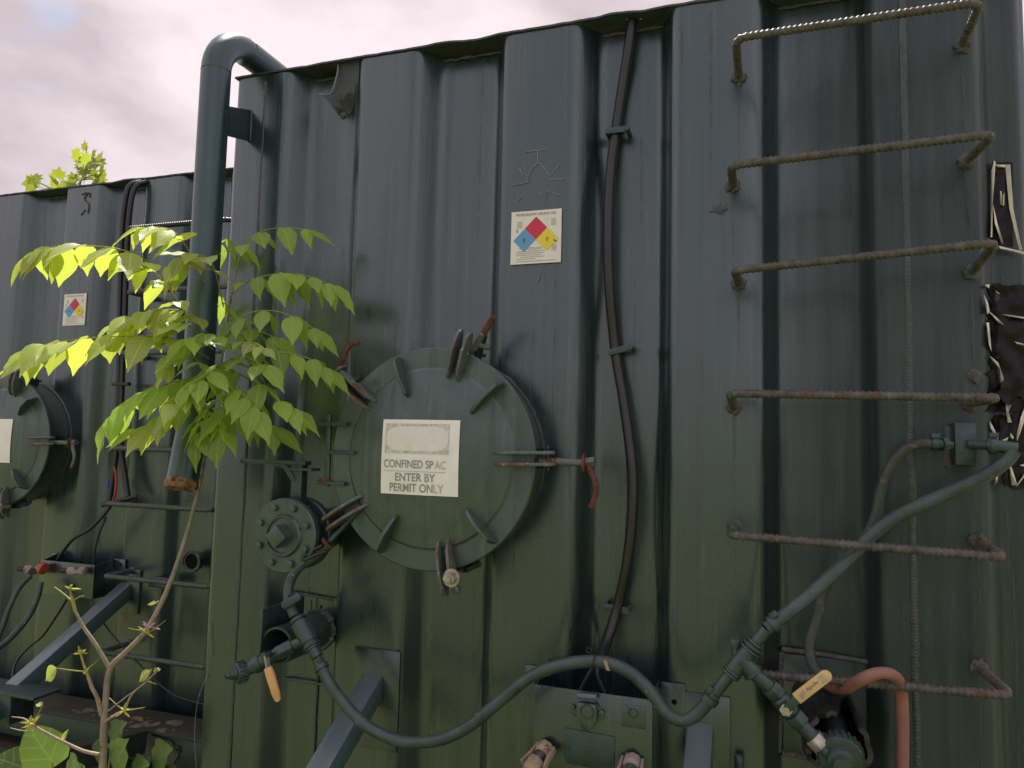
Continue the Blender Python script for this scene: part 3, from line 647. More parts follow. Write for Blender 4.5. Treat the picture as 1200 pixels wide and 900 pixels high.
MB().bar(V((-2.55, -.25, .44)), V((-2.40, .48, .36)), .06, .09).build('outrigger_beam', 'beam', far, bevel=.004)
bb = P(30, 828, .12)
bx = MB().box((bb.x-.165, .16, bb.z-.02), (.20, .10, .11)).build('step_box', 'fit', far, bevel=.004)
MB().box((bb.x-.10, .15, bb.z+.043), (.34, .12, .010)).build('step_top', 'fit', bx, bevel=.002)

# ------------------------------------------------------------------ signs
def crude_sign(O, wd, ht, label, small=False):
    """hazard diamond sign, lower-left corner O on the rib face"""
    t = thing('warning_sign', V(O)+V((wd/2, 0, 0)), label, 'sign', 'petroleum hazard signs')
    yy = O[1]; q = lambda a, b, k=1: V((O[0]+wd*a, yy-.0035-.0006*k, O[2]+ht*b))
    MB().box((O[0]+wd/2, yy-.0015, O[2]+ht/2), (wd, .003, ht)).build('sign_plate', 'white', t)
    def dia(cx, cz, r, mt, nm):
        rz = r*wd/ht*1.0
        MB().add([q(cx-r, cz), q(cx, cz-rz), q(cx+r, cz), q(cx, cz+rz)], [(0, 1, 2, 3)]).build(nm, mt, t)
    r = .222
    dia(.5, .665, r, 'sred', 'red_diamond'); dia(.272, .665-r*wd/ht-.005, r, 'sblue', 'blue_diamond'); dia(.728, .665-r*wd/ht-.005, r, 'syel', 'yellow_diamond')
    text('sign_title', 'PETROLEUM CRUDE OIL', 'ink_dark', t, q(.10, .91), X, Z, V((0, -.0008, 0)), wd*.80, ht*.042)
    zc = .665-r*wd/ht-.005
    text('health_number', '1', 'ink_dark', t, q(.255, zc-.035, 2), X, Z, V((0, -.0008, 0)), wd*.028, ht*.07)
    text('reactivity_number', '0', 'ink_dark', t, q(.705, zc-.035, 2), X, Z, V((0, -.0008, 0)), wd*.05, ht*.07)
    for z, a, c in ((.30, .16, .66), (.272, .20, .60), (.235, .12, .68), (.20, .12, .66), (.165, .12, .60), (.13, .2, .68), (.095, .12, .5), (.05, .1, .9)):
        MB().box(V((O[0]+wd*(a+c)/2, yy-.0036, O[2]+ht*z)), (wd*(c-a), .0006, ht*.011)).build('fine_print', 'fine', t)
    for x, z, n in ((.17, .80, 6), (.84, .82, 6), (.86, .34, 6)):
        for k in range(n): MB().box(V((O[0]+wd*(x+.01*(k % 2)), yy-.0036, O[2]+ht*(z-.022*k))), (wd*.10, .0006, ht*.008)).build('fine_print', 'fine', t)
    for (x0, z0, x1, z1) in ((.11, .66, .14, .61), (.76, .85, .71, .80), (.92, .38, .86, .43)):
        MB().add([q(x0, z0), q(x0+.012, z0+.012), q(x1, z1), q(x1-.02, z1-.015)], [(0, 1, 2, 3)]).build('arrow_mark', 'ink_dark', t)
    return t
p = P(599, 311, 0); p2 = P(659, 245, 0)
crude_sign((p.x, -.004, p.z), p2.x-p.x, p2.z-p.z, 'white sign with red, blue and yellow diamonds reading petroleum crude oil, above the round hatch')
p = P(74.5, 382, YL); p2 = P(103, 344, YL)
crude_sign((p.x, YL-.004, p.z), p2.x-p.x, p2.z-p.z, 'smaller-looking diamond hazard sign on the set-back left tank, beside the sapling leaves')

def dome(x, z): r = math.hypot(x-C.x, z-C.z); return .136+.024*(1-(r/.244)**2) if r < .244 else .131
def patch(x0, x1, z0, z1, lift, shape=None, nx=14, nz=12):
    b = MB(); vs = []
    for j in range(nz+1):
        z = z0+(z1-z0)*j/nz; a, c = (x0, x1) if not shape else shape(z)
        for i in range(nx+1):
            x = a+(c-a)*i/nx; vs.append(V((x, -dome(x, z)-lift, z)))
    return b.add(vs, [(j*(nx+1)+i, j*(nx+1)+i+1, (j+1)*(nx+1)+i+1, (j+1)*(nx+1)+i) for j in range(nz) for i in range(nx)])
def notice(label, full=True):
    a = P(444.5, 578, -.16); c = P(538.5, 492.5, -.16); x0, x1, z0, z1 = a.x, c.x, a.z, c.z; wd, ht = x1-x0, z1-z0
    t = thing('notice', ((x0+x1)/2, -.16, z0), label, 'notice', 'faded notices on the hatches')
    b = patch(x0, x1, z0, z1, .003); b.add([v+V((0, .0015, 0)) for v in b.v], [f[::-1] for f in b.f]); b.build('sheet', 'paper', t)
    if not full: return t
    X_ = lambda u: x0+wd*u; Z_ = lambda v: z0+ht*v
    patch(X_(.045), X_(.88), Z_(.545), Z_(.945), .0036).build('faded_panel', 'notice_grey', t)
    zc, rr = Z_(.745), ht*.165
    def pill(z):
        k = math.sqrt(max(0, 1-((z-zc)/rr)**2)); return (X_(.06)+rr*(1-k), X_(.87)-rr*(1-k))
    patch(0, 0, zc-rr, zc+rr, .0042, pill, 14, 16).build('faded_oval', 'notice_pill', t)
    def words(s, u0, u1, v, h, mt, nm):
        o = text(nm, s, mt, t, V((X_(u0), 0, Z_(v))), X, Z, V((0, 0, 0)), wd*(u1-u0), ht*h, weight=.013)
        for vv in o.data.vertices:
            w_ = vv.co+WL[o.name]-OFF; vv.co.y = -dome(w_.x, w_.z)-.0042 - (WL[o.name]-OFF).y
    words('CONFINED SP', .04, .695, .352, .108, 'ink', 'lettering'); words('AC', .71, .85, .352, .108, 'ink_faint', 'faded_lettering')
    words('ENTER BY', .20, .72, .178, .108, 'ink', 'lettering'); words('PERMIT ON', .125, .69, .036, .112, 'ink', 'lettering'); words('LY', .70, .825, .036, .112, 'ink_faint', 'faded_lettering')
    patch(X_(.04), X_(.85), Z_(.305), Z_(.314), .0038, None, 14, 1).build('rule_line', 'ink_faint', t)
    return t
notice('square faded white notice reading confined space enter by permit only, on the round hatch')
OFF = V((-2.575, .70, 0)); notice('blank-looking white notice on the hatch cut by the left edge', False); OFF = V((0, 0, 0))

# ------------------------------------------------------------------ hoses, cables, valves
def hose(pts, r, name, mt, label, cat='hose', parts=None, n=14, group=None):
    s = spline([P(*q) for q in pts], 8); c = s[len(s)//2]
    t = thing(name, V((c.x, c.y, min(p.z for p in s))), label, cat, group)
    MB().tube(s, [r*(1+.03*noise.noise(p*14)) for p in s], n).build('tube', mt, t)
    return t, s
def clampring(t, p, d, r, wd=.014, mt='fit'):
    p = V(p); d = V(d).normalized(); u, v, a = frame(d)
    o = MB().lathe([(r*.95, -wd/2), (r*1.12, -wd/2), (r*1.14, 0), (r*1.12, wd/2), (r*.95, wd/2)], p, d, 20, cap=False).build('hose_clamp', mt, t)
    MB().box(p+Z*r*1.25-Y*r*.5, (wd*1.3, wd*.8, wd*.9), d, v, u).build('clamp_screw', mt, o, bevel=.001)
hs, s = hose([(384, 640, -.15), (372, 650, -.16), (352, 663, -.17), (340, 682, -.18), (338, 702, -.19), (345, 722, -.195)], .0140, 'rubber_hose', 'hose', 'short curved green-grey hose from beside the round hatch down to the orange-handled valve')
clampring(hs, s[-6], s[-1]-s[-8], .0150, .014)
MB().prism([(-.03, -.011), (.03, -.011), (.036, 0), (.03, .011), (-.03, .011), (-.036, 0)], P(342, 704, -.215), (X*.85+Z*.5), (Z*.85-X*.5), Y*.012).build('flat_clamp', 'fit', hs, bevel=.002)
MB().tube(spline([P(382, 646, -.17), P(371, 650, -.18), P(356, 656, -.185), P(358, 650, -.18), P(378, 639, -.17)], 5), .006, 8).build('cable_loop', 'cable', hs)
hs, s = hose([(372, 772, -.21), (385, 798, -.22), (405, 826, -.23), (432, 852, -.245), (468, 868, -.25), (510, 868, -.255), (548, 852, -.255), (585, 822, -.25), (622, 793, -.24), (660, 779, -.23), (700, 775, -.22), (735, 786, -.215), (762, 810, -.215), (780, 834, -.22), (797, 844, -.225), (815, 838, -.235), (838, 812, -.24)], .0150, 'rubber_hose', 'hose', 'long green-grey hose sagging along the bottom from the orange-handled valve to the yellow-handled valve')
clampring(hs, s[3], s[5]-s[1], .0175); clampring(hs, s[-3], s[-1]-s[-5], .0175)
MB().torus(P(697, 775, -.22), X+Z*-.15, .0185, .0022, 20, 6).build('cable_tie', 'rubber', hs)
MB().torus(P(690, 762, -.225), Y, .006, .0015, 12, 5).build('tie_head', 'rubber', hs)
MB().prism([(-.004, 0), (.004, 0), (.012, -.022), (.004, -.022)], P(709, 774, -.24), X, Z, Y*.003).build('paint_scar', 'plug', hs)
hs, s = hose([(898, 737, -.23), (930, 713, -.21), (965, 682, -.17), (1000, 648, -.13), (1030, 620, -.115), (1065, 598, -.11), (1110, 578, -.10), (1150, 560, -.10), (1178, 541, -.10), (1188, 528, -.10)], .0152, 'rubber_hose', 'hose', 'green-grey hose rising right behind the ladder from the yellow-handled valve to the torn sticker')
clampring(hs, s[2], s[4]-s[0], .0175)
b = MB(); d = (P(1190, 525, -.10)-P(1168, 523, -.10)); b.cyl(P(1192, 526, -.10), P(1162, 522, -.095), .014, n=16); o = b.build('end_elbow', 'fit', hs)
MB().cyl(P(1166, 522, -.095), P(1159, 522, -.09), .021, n=6).build('hex_collar', 'fit', hs, bevel=.002)
MB().cyl(P(1160, 522, -.09), P(1138, 521, -.06), .011, n=14).build('nipple', 'fit', hs)
clampring(hs, P(1163, 522, -.093), X, .018)
hs, s = hose([(1098, 520, -.075), (1078, 520, -.075), (1060, 528, -.07), (1044, 546, -.06), (1032, 575, -.05), (1026, 605, -.045), (1012, 632, -.04), (985, 658, -.03), (966, 690, -.02), (957, 725, -.015), (949, 752, -.02), (951, 775, -.03), (962, 793, -.05)], .0125, 'rubber_hose', 'hosegrey', 'thinner weathered grey hose curving down behind the ladder to the salmon hose')
clampring(hs, s[1], s[3]-s[0], .014); MB().cyl(P(1098, 520, -.075), P(1114, 522, -.06), .011, n=14).build('nipple', 'fit', hs)
MB().cyl(P(1103, 521, -.07), P(1109, 521, -.065), .017, n=6).build('hex_nut', 'fit', hs, bevel=.001)
hs, s = hose([(966, 800, -.055), (978, 806, -.10), (992, 806, -.16), (1008, 797, -.20), (1024, 790, -.208), (1040, 789, -.205), (1051, 795, -.18), (1056, 808, -.13), (1058, 840, -.115), (1058, 880, -.11), (1057, 940, -.10)], .0128, 'rubber_hose', 'pink', 'salmon pink hose looped over the lowest ladder rung and hanging straight down')

hs, s = hose([(741, 24, .035), (736, 60, .035), (729, 105, .045), (722, 153, .045), (716, 200, .03), (713, 260, .018), (714, 330, .025), (721, 408, .045), (731, 470, .03), (740, 540, .012), (741, 600, .005), (735, 660, .012), (724, 712, .03), (712, 748, .0), (704, 772, -.06)], .0150, 'cable_conduit', 'cable', 'black cable conduit clamped vertically in the hollow right of the round hatch', 'cable')
for px, py, tilt in ((723, 153, 0.0), (727, 410, .25), (722, 713, -.1)):
    q = P(px, py, .03); e = X*math.cos(tilt)+Z*math.sin(tilt); e2 = Z*math.cos(tilt)-X*math.sin(tilt)
    k = MB().prism([(-.034, -.009), (.03, -.009), (.03, .009), (-.034, .009)], q+V((0, -.004, 0)), e, e2, Y*.006).box(q+e*-.03+V((0, .022, 0)), (.006, .046, .018), e, Y, e2).build('cable_clamp', 'fit', hs, bevel=.0015)
    MB().cyl(q+e*.03+V((0, -.012, 0)), q+e*.03+V((0, .045, 0)), .0075, n=8).build('clamp_bolt', 'fit', k)
    MB().torus(q+V((0, .012, 0)), e2, .0165, .003, 18, 6).build('clamp_loop', 'fit', k)
b = MB()
for k in range(9): b.blob(P(738+random.uniform(-3, 14), 20+random.uniform(-3, 7), .03), random.uniform(.003, .007), .6, 1, seed=k)
b.build('sealant', 'silk', hs)
for a in ([(702, 772, -.06), (690, 790, -.05), (680, 808, -.045), (675, 822, -.045)], [(702, 772, -.06), (700, 790, -.06), (706, 806, -.05), (712, 822, -.045)]):
    MB().tube(spline([P(*q) for q in a], 6), .0045, 8).build('lead_wire', 'hose', hs)

# ---- valve with the orange grip, lower left
vt = thing('ball_valve', P(318, 790, -.24), 'painted ball valve with faded orange lever grip, lower left of the round hatch', 'valve', 'lever ball valves')
a, b_ = P(348, 724, -.20), P(372, 770, -.212); d = (b_-a).normalized()
te = MB().tube([a+(b_-a)*t for t in (0, .12, .121, .62, .621, .8, .801, 1)], [.021, .021, .0255, .0255, .021, .021, .0165, .0165], 22).build('tee', 'fit', vt)
for t in (.06, .72): MB().torus(a+(b_-a)*t, d, .0215, .0042, 28, 8).build('tee_bead', 'fit', te)
def chain(pts_r, name, mt, parent, n=18, bevel=.001):
    for (p0, p1, r, k) in pts_r: MB().cyl(p0, p1, r, n=k).build(name, mt, parent, bevel=bevel)
ch = [(362, 748, -.21), (340, 758, -.22), (325, 766, -.235), (305, 777, -.25), (284, 787, -.265), (270, 791, -.275), (262, 792, -.285)]
q = [P(*c) for c in ch]
MB().cyl(q[0], q[1], .0145, n=18).build('nipple', 'fit', vt)
MB().cyl(q[1]+(q[0]-q[1])*.15, q[2], .0215, n=6).build('hex_body', 'fit', vt, bevel=.002)
MB().cyl(q[2], q[3], .0165, .0185, n=20).build('valve_body', 'fit', vt)
MB().lathe([(.012, 0), (.021, .002), (.023, .008), (.023, .018), (.021, .024), (.012, .026)], q[3]+(q[2]-q[3])*.1, q[4]-q[3], 24, cap=False).build('valve_collar', 'fit', vt)
MB().cyl(q[3], q[4], .0175, n=22).build('valve_end', 'fit', vt)
e = V((-.5, -.84, -.12)).normalized(); u, v, _ = frame(e)
cp = MB().lathe([(.01, -.012), (.026, -.010), (.028, 0), (.028, .014), (.026, .018), (.0175, .019), (.0165, .026), (.013, .027), (.012, .034), (.0085, .035), (.0075, .046), (.0045, .046), (.0045, .03), (.0005, .03)], q[4], e, 32).build('end_cap', 'fit', vt, angle=30)
kb = MB()
for k in range(16):
    t = 2*math.pi*k/16; kb.box(q[4]+e*.004+(u*math.cos(t)+v*math.sin(t))*.0285, (.005, .005, .022), u, v, e)
kb.build('knurl', 'fit', cp)
o = P(312, 768, -.275); MB().cyl(o+Y*.02, o-Y*.012, .0075, n=12).build('lever_pivot', 'fit', vt, bevel=.001)
MB().cyl(o-Y*.004, o-Y*.013, .011, n=6).build('pivot_nut', 'fit', vt)
MB().bar(P(312, 768, -.283), P(315, 786, -.285), .016, .004).build('lever_arm', 'zinc', vt, bevel=.001)
l0, l1 = P(314, 782, -.288), P(326, 821, -.29); le = (l1-l0).normalized(); ls = le.cross(Y).normalized()
MB().prism([(0, -.011), (.02, -.013), (.07, -.0115), (.088, -.008), (.093, 0), (.088, .008), (.07, .0115), (.02, .013), (0, .010)], l0, le, ls, Y*.009).build('lever_grip', 'grip_orange', vt, bevel=.002)

# ---- valve with the yellow grip, lower right
vt = thing('ball_valve', P(930, 850, -.2), 'painted tee and ball valve with yellow lever grip below the ladder', 'valve', 'lever ball valves')
a, b_ = P(838, 812, -.24), P(898, 737, -.232); d = (b_-a).normalized()
tp = [(0, .0135), (.28, .0135), (.281, .019), (.36, .019), (.361, .0205), (.66, .0205), (.661, .0185), (.76, .0185), (.761, .014), (1, .014)]
te = MB().tube([a+(b_-a)*t for t, r in tp], [r for t, r in tp], 24).build('tee', 'fit', vt)
for t, r in ((.30, .020), (.34, .020), (.68, .0225), (.73, .0215), (.78, .018)): MB().torus(a+(b_-a)*t, d, r-.001, .0035, 28, 8).build('tee_bead', 'fit', te)
MB().tube([P(862, 772, -.235), P(861, 757, -.235)], [.008, .008], 10).build('side_bolt', 'fit', te); MB().cyl(P(861, 758, -.235), P(862, 749, -.235), .0125, n=6).build('bolt_head', 'fit', te, bevel=.002)
q = [P(*c) for c in ((868, 772, -.24), (882, 788, -.235), (903, 806, -.225), (912, 815, -.22), (928, 836, -.215), (938, 848, -.21), (957, 868, -.205), (970, 882, -.21))]
MB().tube([q[0], q[1]], [.019, .0195], 20).build('branch', 'fit', vt); MB().torus(q[1], q[1]-q[0], .0185, .004, 26, 8).build('branch_bead', 'fit', vt)
MB().cyl(q[1], q[2], .0155, n=20).build('nipple', 'fit', vt)
MB().cyl(q[2]+(q[1]-q[2])*.1, q[3], .0225, n=6).build('hex_end', 'fit', vt, bevel=.002)
MB().tube([q[3], q[3]+(q[4]-q[3])*.15, q[4]+(q[3]-q[4])*.15, q[4]], [.017, .0225, .0225, .018], 22).build('valve_body', 'fit', vt)
MB().cyl(q[4], q[5], .0235, n=6).build('hex_end', 'fit', vt, bevel=.002)
MB().cyl(q[5], q[6], .0165, n=20).build('nipple', 'fit', vt)
MB().cyl(q[6]+(q[5]-q[6])*.25, q[6]+(q[7]-q[6])*.5, .0225, n=6).build('union_nut', 'zinc', vt, bevel=.003)
MB().cyl(q[6], q[7], .016, n=16).build('nipple', 'fit', vt)
o = P(921, 832, -.255); MB().cyl(o+Y*.03, o-Y*.006, .0075, n=12).build('lever_pivot', 'zinc', vt)
MB().cyl(o+Y*.004, o-Y*.005, .0135, n=6).build('pivot_nut', 'zinc', vt, bevel=.001)
MB().bar(P(921, 832, -.258), P(938, 815, -.262), .018, .004, Y).build('lever_arm', 'fit', vt, bevel=.001)
l0, l1 = P(933, 819, -.264), P(973, 788, -.268); le = (l1-l0).normalized(); ls = le.cross(Y).normalized()
gw = .0125; Lg = (l1-l0).length
gp = MB().prism([(0, -gw), (Lg*.9, -gw), (Lg*.98, -gw*.6), (Lg, 0), (Lg*.98, gw*.6), (Lg*.9, gw), (0, gw)], l0, le, ls, Y*.007).build('lever_grip', 'grip_yellow', vt, bevel=.002)
text('lever_lettering', 'Apollo', M['plugred'] if False else 'ink_dark', gp, l0+le*Lg*.32-ls*.004, le, ls, V((0, -.0042, 0)), Lg*.34, .010)
for k in range(3): MB().box(l0+le*Lg*(.13+.06*k)+ls*.002*(k-1)-Y*.0039, (.004, .0006, .010), le, Y, ls).build('grip_print', 'ink', gp)
for k in range(4): MB().box(l0+le*Lg*(.78)+ls*(.007-.0045*k)-Y*.0039, (Lg*.16, .0006, .0014), le, Y, ls).build('grip_print', 'ink', gp)
# torn rubber sleeve round the outlet coupling
sl_c = P(966, 838, -.0); t = thing('rubber_sleeve', sl_c+V((0, -.1, -.1)), 'torn black rubber sleeve gaping round an outlet fitting at the bottom right', 'sleeve')
base = P(962, 822, .06); axv = (P(981, 874, -.19)-base); SLL = axv.length; axv.normalize(); u, v, _ = frame(axv); b = MB(); n = 40; rows = []
for j in range(9):
    for k in range(n):
        th = 2*math.pi*k/n; top = max(0, math.sin(th+.0))
        Lh = SLL*(1-.10*noise.noise(V((math.cos(th)*2, math.sin(th)*2, 1)))) - .10*max(0, math.cos((th-1.15)*2.2))**6*(1 if abs(th-1.15) < .7 else 0)
        r = .070+.007*noise.noise(V((th*2, j*.5, 3)))+.002*j*noise.noise(V((math.cos(th)*3, math.sin(th)*3, 7)))
        rows.append(base+axv*(Lh*j/8)+(u*math.cos(th)+v*math.sin(th))*r)
n0 = len(rows); rows += [base+(p-base)-((p-base)-axv*((p-base).dot(axv))).normalized()*.011 for p in rows]
fs = [(j*n+k, j*n+(k+1) % n, (j+1)*n+(k+1) % n, (j+1)*n+k) for j in range(8) for k in range(n)]
fs += [tuple(n0+i for i in f[::-1]) for f in fs] + [(8*n+k, 8*n+(k+1) % n, n0+8*n+(k+1) % n, n0+8*n+k) for k in range(n)]
b.add(rows, fs); b.build('sleeve_skin', 'rubber', t, angle=50)
cc = P(984, 884, -.20); cax = V((0.02, -1, -.15)).normalized()
ot = thing('outlet_coupling', cc, 'round painted hose coupling poking out of the torn rubber sleeve', 'coupling')
MB().lathe([(.03, .26), (.03, .02), (.043, .018), (.046, .010), (.046, -.012), (.043, -.018), (.030, -.020), (.028, -.034), (.020, -.037), (.019, -.055), (.0005, -.058)], cc, -cax, 36).build('coupling_body', 'fit', ot, angle=30)
b = MB(); u, v, _ = frame(cax)
for k in range(22):
    th = 2*math.pi*k/22; b.box(cc+cax*0+(u*math.cos(th)+v*math.sin(th))*.0465, (.005, .006, .026), u, v, cax)
b.build('knurl', 'fit', ot)

# ------------------------------------------------------------------ connection boxes with their plugs
def conn_box(x0, x1, z0, z1, yw, dep, label, detail):
    t = thing('connection_box', ((x0+x1)/2, yw, z0), label, 'electrical box', 'connection boxes'); yf = yw-dep; th = .004; cx = (x0+x1)/2; w_ = x1-x0; h_ = z1-z0; cz = (z0+z1)/2
    fp = MB().box((cx, yf, cz), (w_, th, h_)).build('front_panel', 'wall', t, bevel=.001)
    for s, xx in ((-1, x0+th/2), (1, x1-th/2)):
        MB().prism([(0, 0), (dep-.004, 0), (dep-.004, h_+(.03 if s < 0 else .012)), (.006, h_)], (xx, yf+.003, z0), Y, Z, X*th).build('side_panel', 'wall', t)
    MB().box((cx, yw-dep/2, z0+.002), (w_-.01, dep-.008, th)).build('bottom_panel', 'wall', t)
    for s in (-1, 1):
        xx = (x0-.034 if s < 0 else x1+.034)
        e = MB().box((xx, yw-.004, cz+.02), (.062, .006, h_*.92)).build('mounting_ear', 'wall', t, bevel=.001)
        for k in (-1, 1): MB().lathe([(.0005, 0), (.007, 0)], (xx+.004, yw-.0076, cz+.02+k*h_*.3), ax, 14, cap=False).build('ear_hole', 'void', e)
    return t, fp
bx0, bx1 = -.556, -.257; bz1 = .990; bz0 = .70; byf = -.132
t, fp = conn_box(bx0, bx1, bz0, bz1, -.002, .13, 'open-topped green metal connection box with capped socket at the bottom centre', True)
def F(px, py, dy=0): return P(px, py, byf-dy)
# hinged socket cap
k = MB().prism([(-.022, .022), (.022, .022), (.026, .01), (.026, -.018), (.014, -.036), (.003, -.046), (-.003, -.046), (-.014, -.036), (-.026, -.018), (-.026, .01)], F(688, 834, .02), X, Z, Y*.018).build('socket_cap', 'wall', t, bevel=.004)
MB().torus(F(688, 834, .029), ax, .016, .003, 24, 6).build('cap_ring', 'fit', k)
MB().cyl(F(677, 815, .024), F(699, 817, .024), .0075, n=12).build('cap_hinge', 'brace', k)
MB().prism([(-.046, -.012), (-.036, .004), (-.016, .026), (.016, .026), (.036, .004), (.046, -.014), (.03, -.02), (-.03, -.018)], F(688, 832, .003), X, Z, Y*.006).build('socket_flange', 'wall', t, bevel=.001)
for px, py in ((671, 829), (705, 835)): MB().cyl(F(px, py, .004), F(px, py, .014), .007, n=6).build('flange_screw', 'fit', t, bevel=.001)
b = MB(); a0, a1, a2, a3 = F(662, 852, .0), F(721, 858, .0), F(721, 905, .0), F(662, 902, .0)
MB().prism([((0), 0), (.128, -.004), (.128, -.075), (.10, -.085), (.01, -.085), (0, -.07)], a0+V((0, -.004, 0)), X, Z, Y*.006).build('cover_plate', 'fit', t, bevel=.001)
MB().prism([(0, 0), (.058, 0), (.058, -.052), (0, -.052)], F(729, 825, .003), X, Z, Y*.004).build('switch_plate', 'wall', t, bevel=.001)
MB().torus(F(742, 836, .006), ax, .011, .0022, 20, 6).build('switch_emblem', 'fit', t)
for px, py in ((734, 829), (750, 832)): MB().cyl(F(px, py, .004), F(px, py, .008), .0035, n=8).build('plate_screw', 'fit', t)
MB().box((bx0-.02, -.012, .86), (.004, .004, .16)).build('ear_bracket', 'fit', t)
for px, py in ((635, 850), (636, 866)): MB().cyl(P(px, py, -.004), P(px, py, -.012), .006, n=8).build('ear_bolt', 'fit', t)

def cam_plug(p, d, label, mt, s=1.0):
    t = thing('cable_plug', p, label, 'plug', 'plugs on the connection boxes'); d = V(d).normalized(); u, v, a = frame(d)
    hd = MB().tube([p, p+d*.004*s, p+d*.024*s, p+d*.030*s], [.016*s, .021*s, .022*s, .017*s], 8).build('plug_head', mt, t, bevel=.0015)
    MB().tube([p+d*.030*s, p+d*.052*s], [.0145*s, .0145*s], 12).build('plug_neck', 'fit', t)
    MB().tube([p+d*.046*s, p+d*.050*s, p+d*.080*s, p+d*.086*s], [.015*s, .020*s, .021*s, .014*s], 6).build('plug_nut', mt, t, bevel=.0015)
    MB().tube([p+d*.086*s, p+d*.120*s], [.0115*s, .010*s], 12).build('cable_boot', 'rubber', t)
    for sg in (-1, 1):
        MB().prism([(.006*s, .020*s), (.040*s, .022*s), (.066*s, .030*s), (.068*s, .034*s), (.038*s, .028*s), (.004*s, .026*s)], p, d, u*sg, v*.016*s).build('latch_arm', mt, t, bevel=.001)
    return t
cam_plug(F(642, 873, .004), V((-.35, -1, -.52)), 'tan weathered plug on the left of the open-topped connection box', 'plug', 1.05)
cam_plug(F(742, 888, .004), V((-.02, -1, -.42)), 'pinkish weathered plug on the right of the open-topped connection box', 'plugpink', 1.05)

# left tank's box
a = P(50, 656, YL-.11); c = P(109, 702, YL-.11)
t, fp = conn_box(a.x, c.x, c.z, a.z, YL-.002, .11, 'square green connection box on the set-back left tank above the diagonal brace', False)
def F2(px, py, dy=0): return P(px, py, YL-.112-dy)
MB().torus(F2(78, 693, .012), V((.3, -1, 0)), .016, .004, 20, 6).build('cable_gland', 'fit', t)
MB().cyl(F2(78, 690, .0), F2(78, 690, .03), .014, n=14).build('gland_body', 'fit', t)
cam_plug(F2(101, 669, .03), V((-1, -.35, -.02)), 'pinkish cast plug in the middle of the left tank connection box', 'plugpink', .95)
t = cam_plug(F2(50, 667, .03), V((-1, -.3, -.03)), 'pinkish plug with red cap at the left side of the left tank connection box', 'plugpink', .95)
MB().lathe([(.010, -.012), (.027, -.010), (.027, .010), (.010, .014)], F2(50, 666, .03), V((-1, -.1, .25)), 12).build('red_cap', 'plugred', t)
MB().cyl(F2(38, 670, .07), F2(38, 669, .03), .016, n=18).build('black_socket', 'rubber', t)
hose([(36, 675, .50), (22, 690, .45), (10, 715, .40), (0, 742, .36), (-25, 800, .3)], .0105, 'cable', 'hosegrey', 'tan-grey cable dropping from the red-capped plug at the left edge', 'cable')
hose([(48, 683, .53), (44, 700, .50), (34, 722, .46), (16, 744, .42), (0, 758, .38), (-20, 772, .34)], .0125, 'rubber_hose', 'hose', 'blue-green hose curving down left below the left tank connection box', 'hose')
hose([(78, 703, .55), (66, 722, .55), (50, 745, .55), (32, 760, .55), (18, 778, .5), (14, 800, .45)], .0055, 'cable', 'cable', 'thin black cable hanging from under the left tank connection box', 'cable')
# cables down the left tank
hs, s = hose([(166, 213, .70), (152, 218, .655), (146, 240, .64), (142, 290, .64), (140, 380, .64), (139, 450, .64), (137, 520, .64), (132, 560, .63), (128, 590, .62)], .0125, 'cable', 'cable', 'left one of two black cables running down the set-back left tank', 'cable')
for px, py in ((142, 450),): MB().box(P(px, py, .635), (.10, .02, .016)).build('cable_strap', 'rubber', hs, bevel=.002)
hs, s = hose([(172, 213, .70), (159, 219, .66), (153, 240, .645), (149, 290, .645), (146, 380, .645), (143, 450, .645), (142, 520, .64), (147, 560, .64), (150, 582, .63)], .0125, 'cable', 'cable', 'right one of two black cables running down the set-back left tank', 'cable')
hose([(134, 546, .63), (136, 560, .625), (135, 578, .62), (131, 590, .62)], .0055, 'wire', 'redwire', 'short red wire beside the black cables on the left tank', 'wire')
hose([(127, 562, .63), (126, 572, .625), (128, 584, .62), (130, 592, .62)], .0055, 'wire', 'bluewire', 'short blue wire beside the black cables on the left tank', 'wire')
hose([(130, 592, .60), (120, 605, .58), (105, 620, .57), (85, 632, .58), (70, 652, .60), (67, 662, .62)], .0085, 'cable', 'cable', 'bundled black lead looping into the top of the left tank connection box', 'cable')
hose([(124, 606, .60), (116, 625, .60), (111, 645, .62), (110, 665, .64)], .0065, 'cable', 'hose', 'short straight blue-grey lead entering the left tank connection box', 'cable')
hose([(120, 592, .56), (135, 588, .56), (160, 582, .60)], .010, 'cable', 'rubber', 'corrugated black sleeve across the upper rung of the left tank', 'cable')
hose([(105, 700, .6), (125, 735, .58), (160, 775, .56), (200, 812, .55), (240, 826, .55)], .0035, 'wire', 'cable', 'thin dark wire sagging behind the sapling to the right', 'wire')

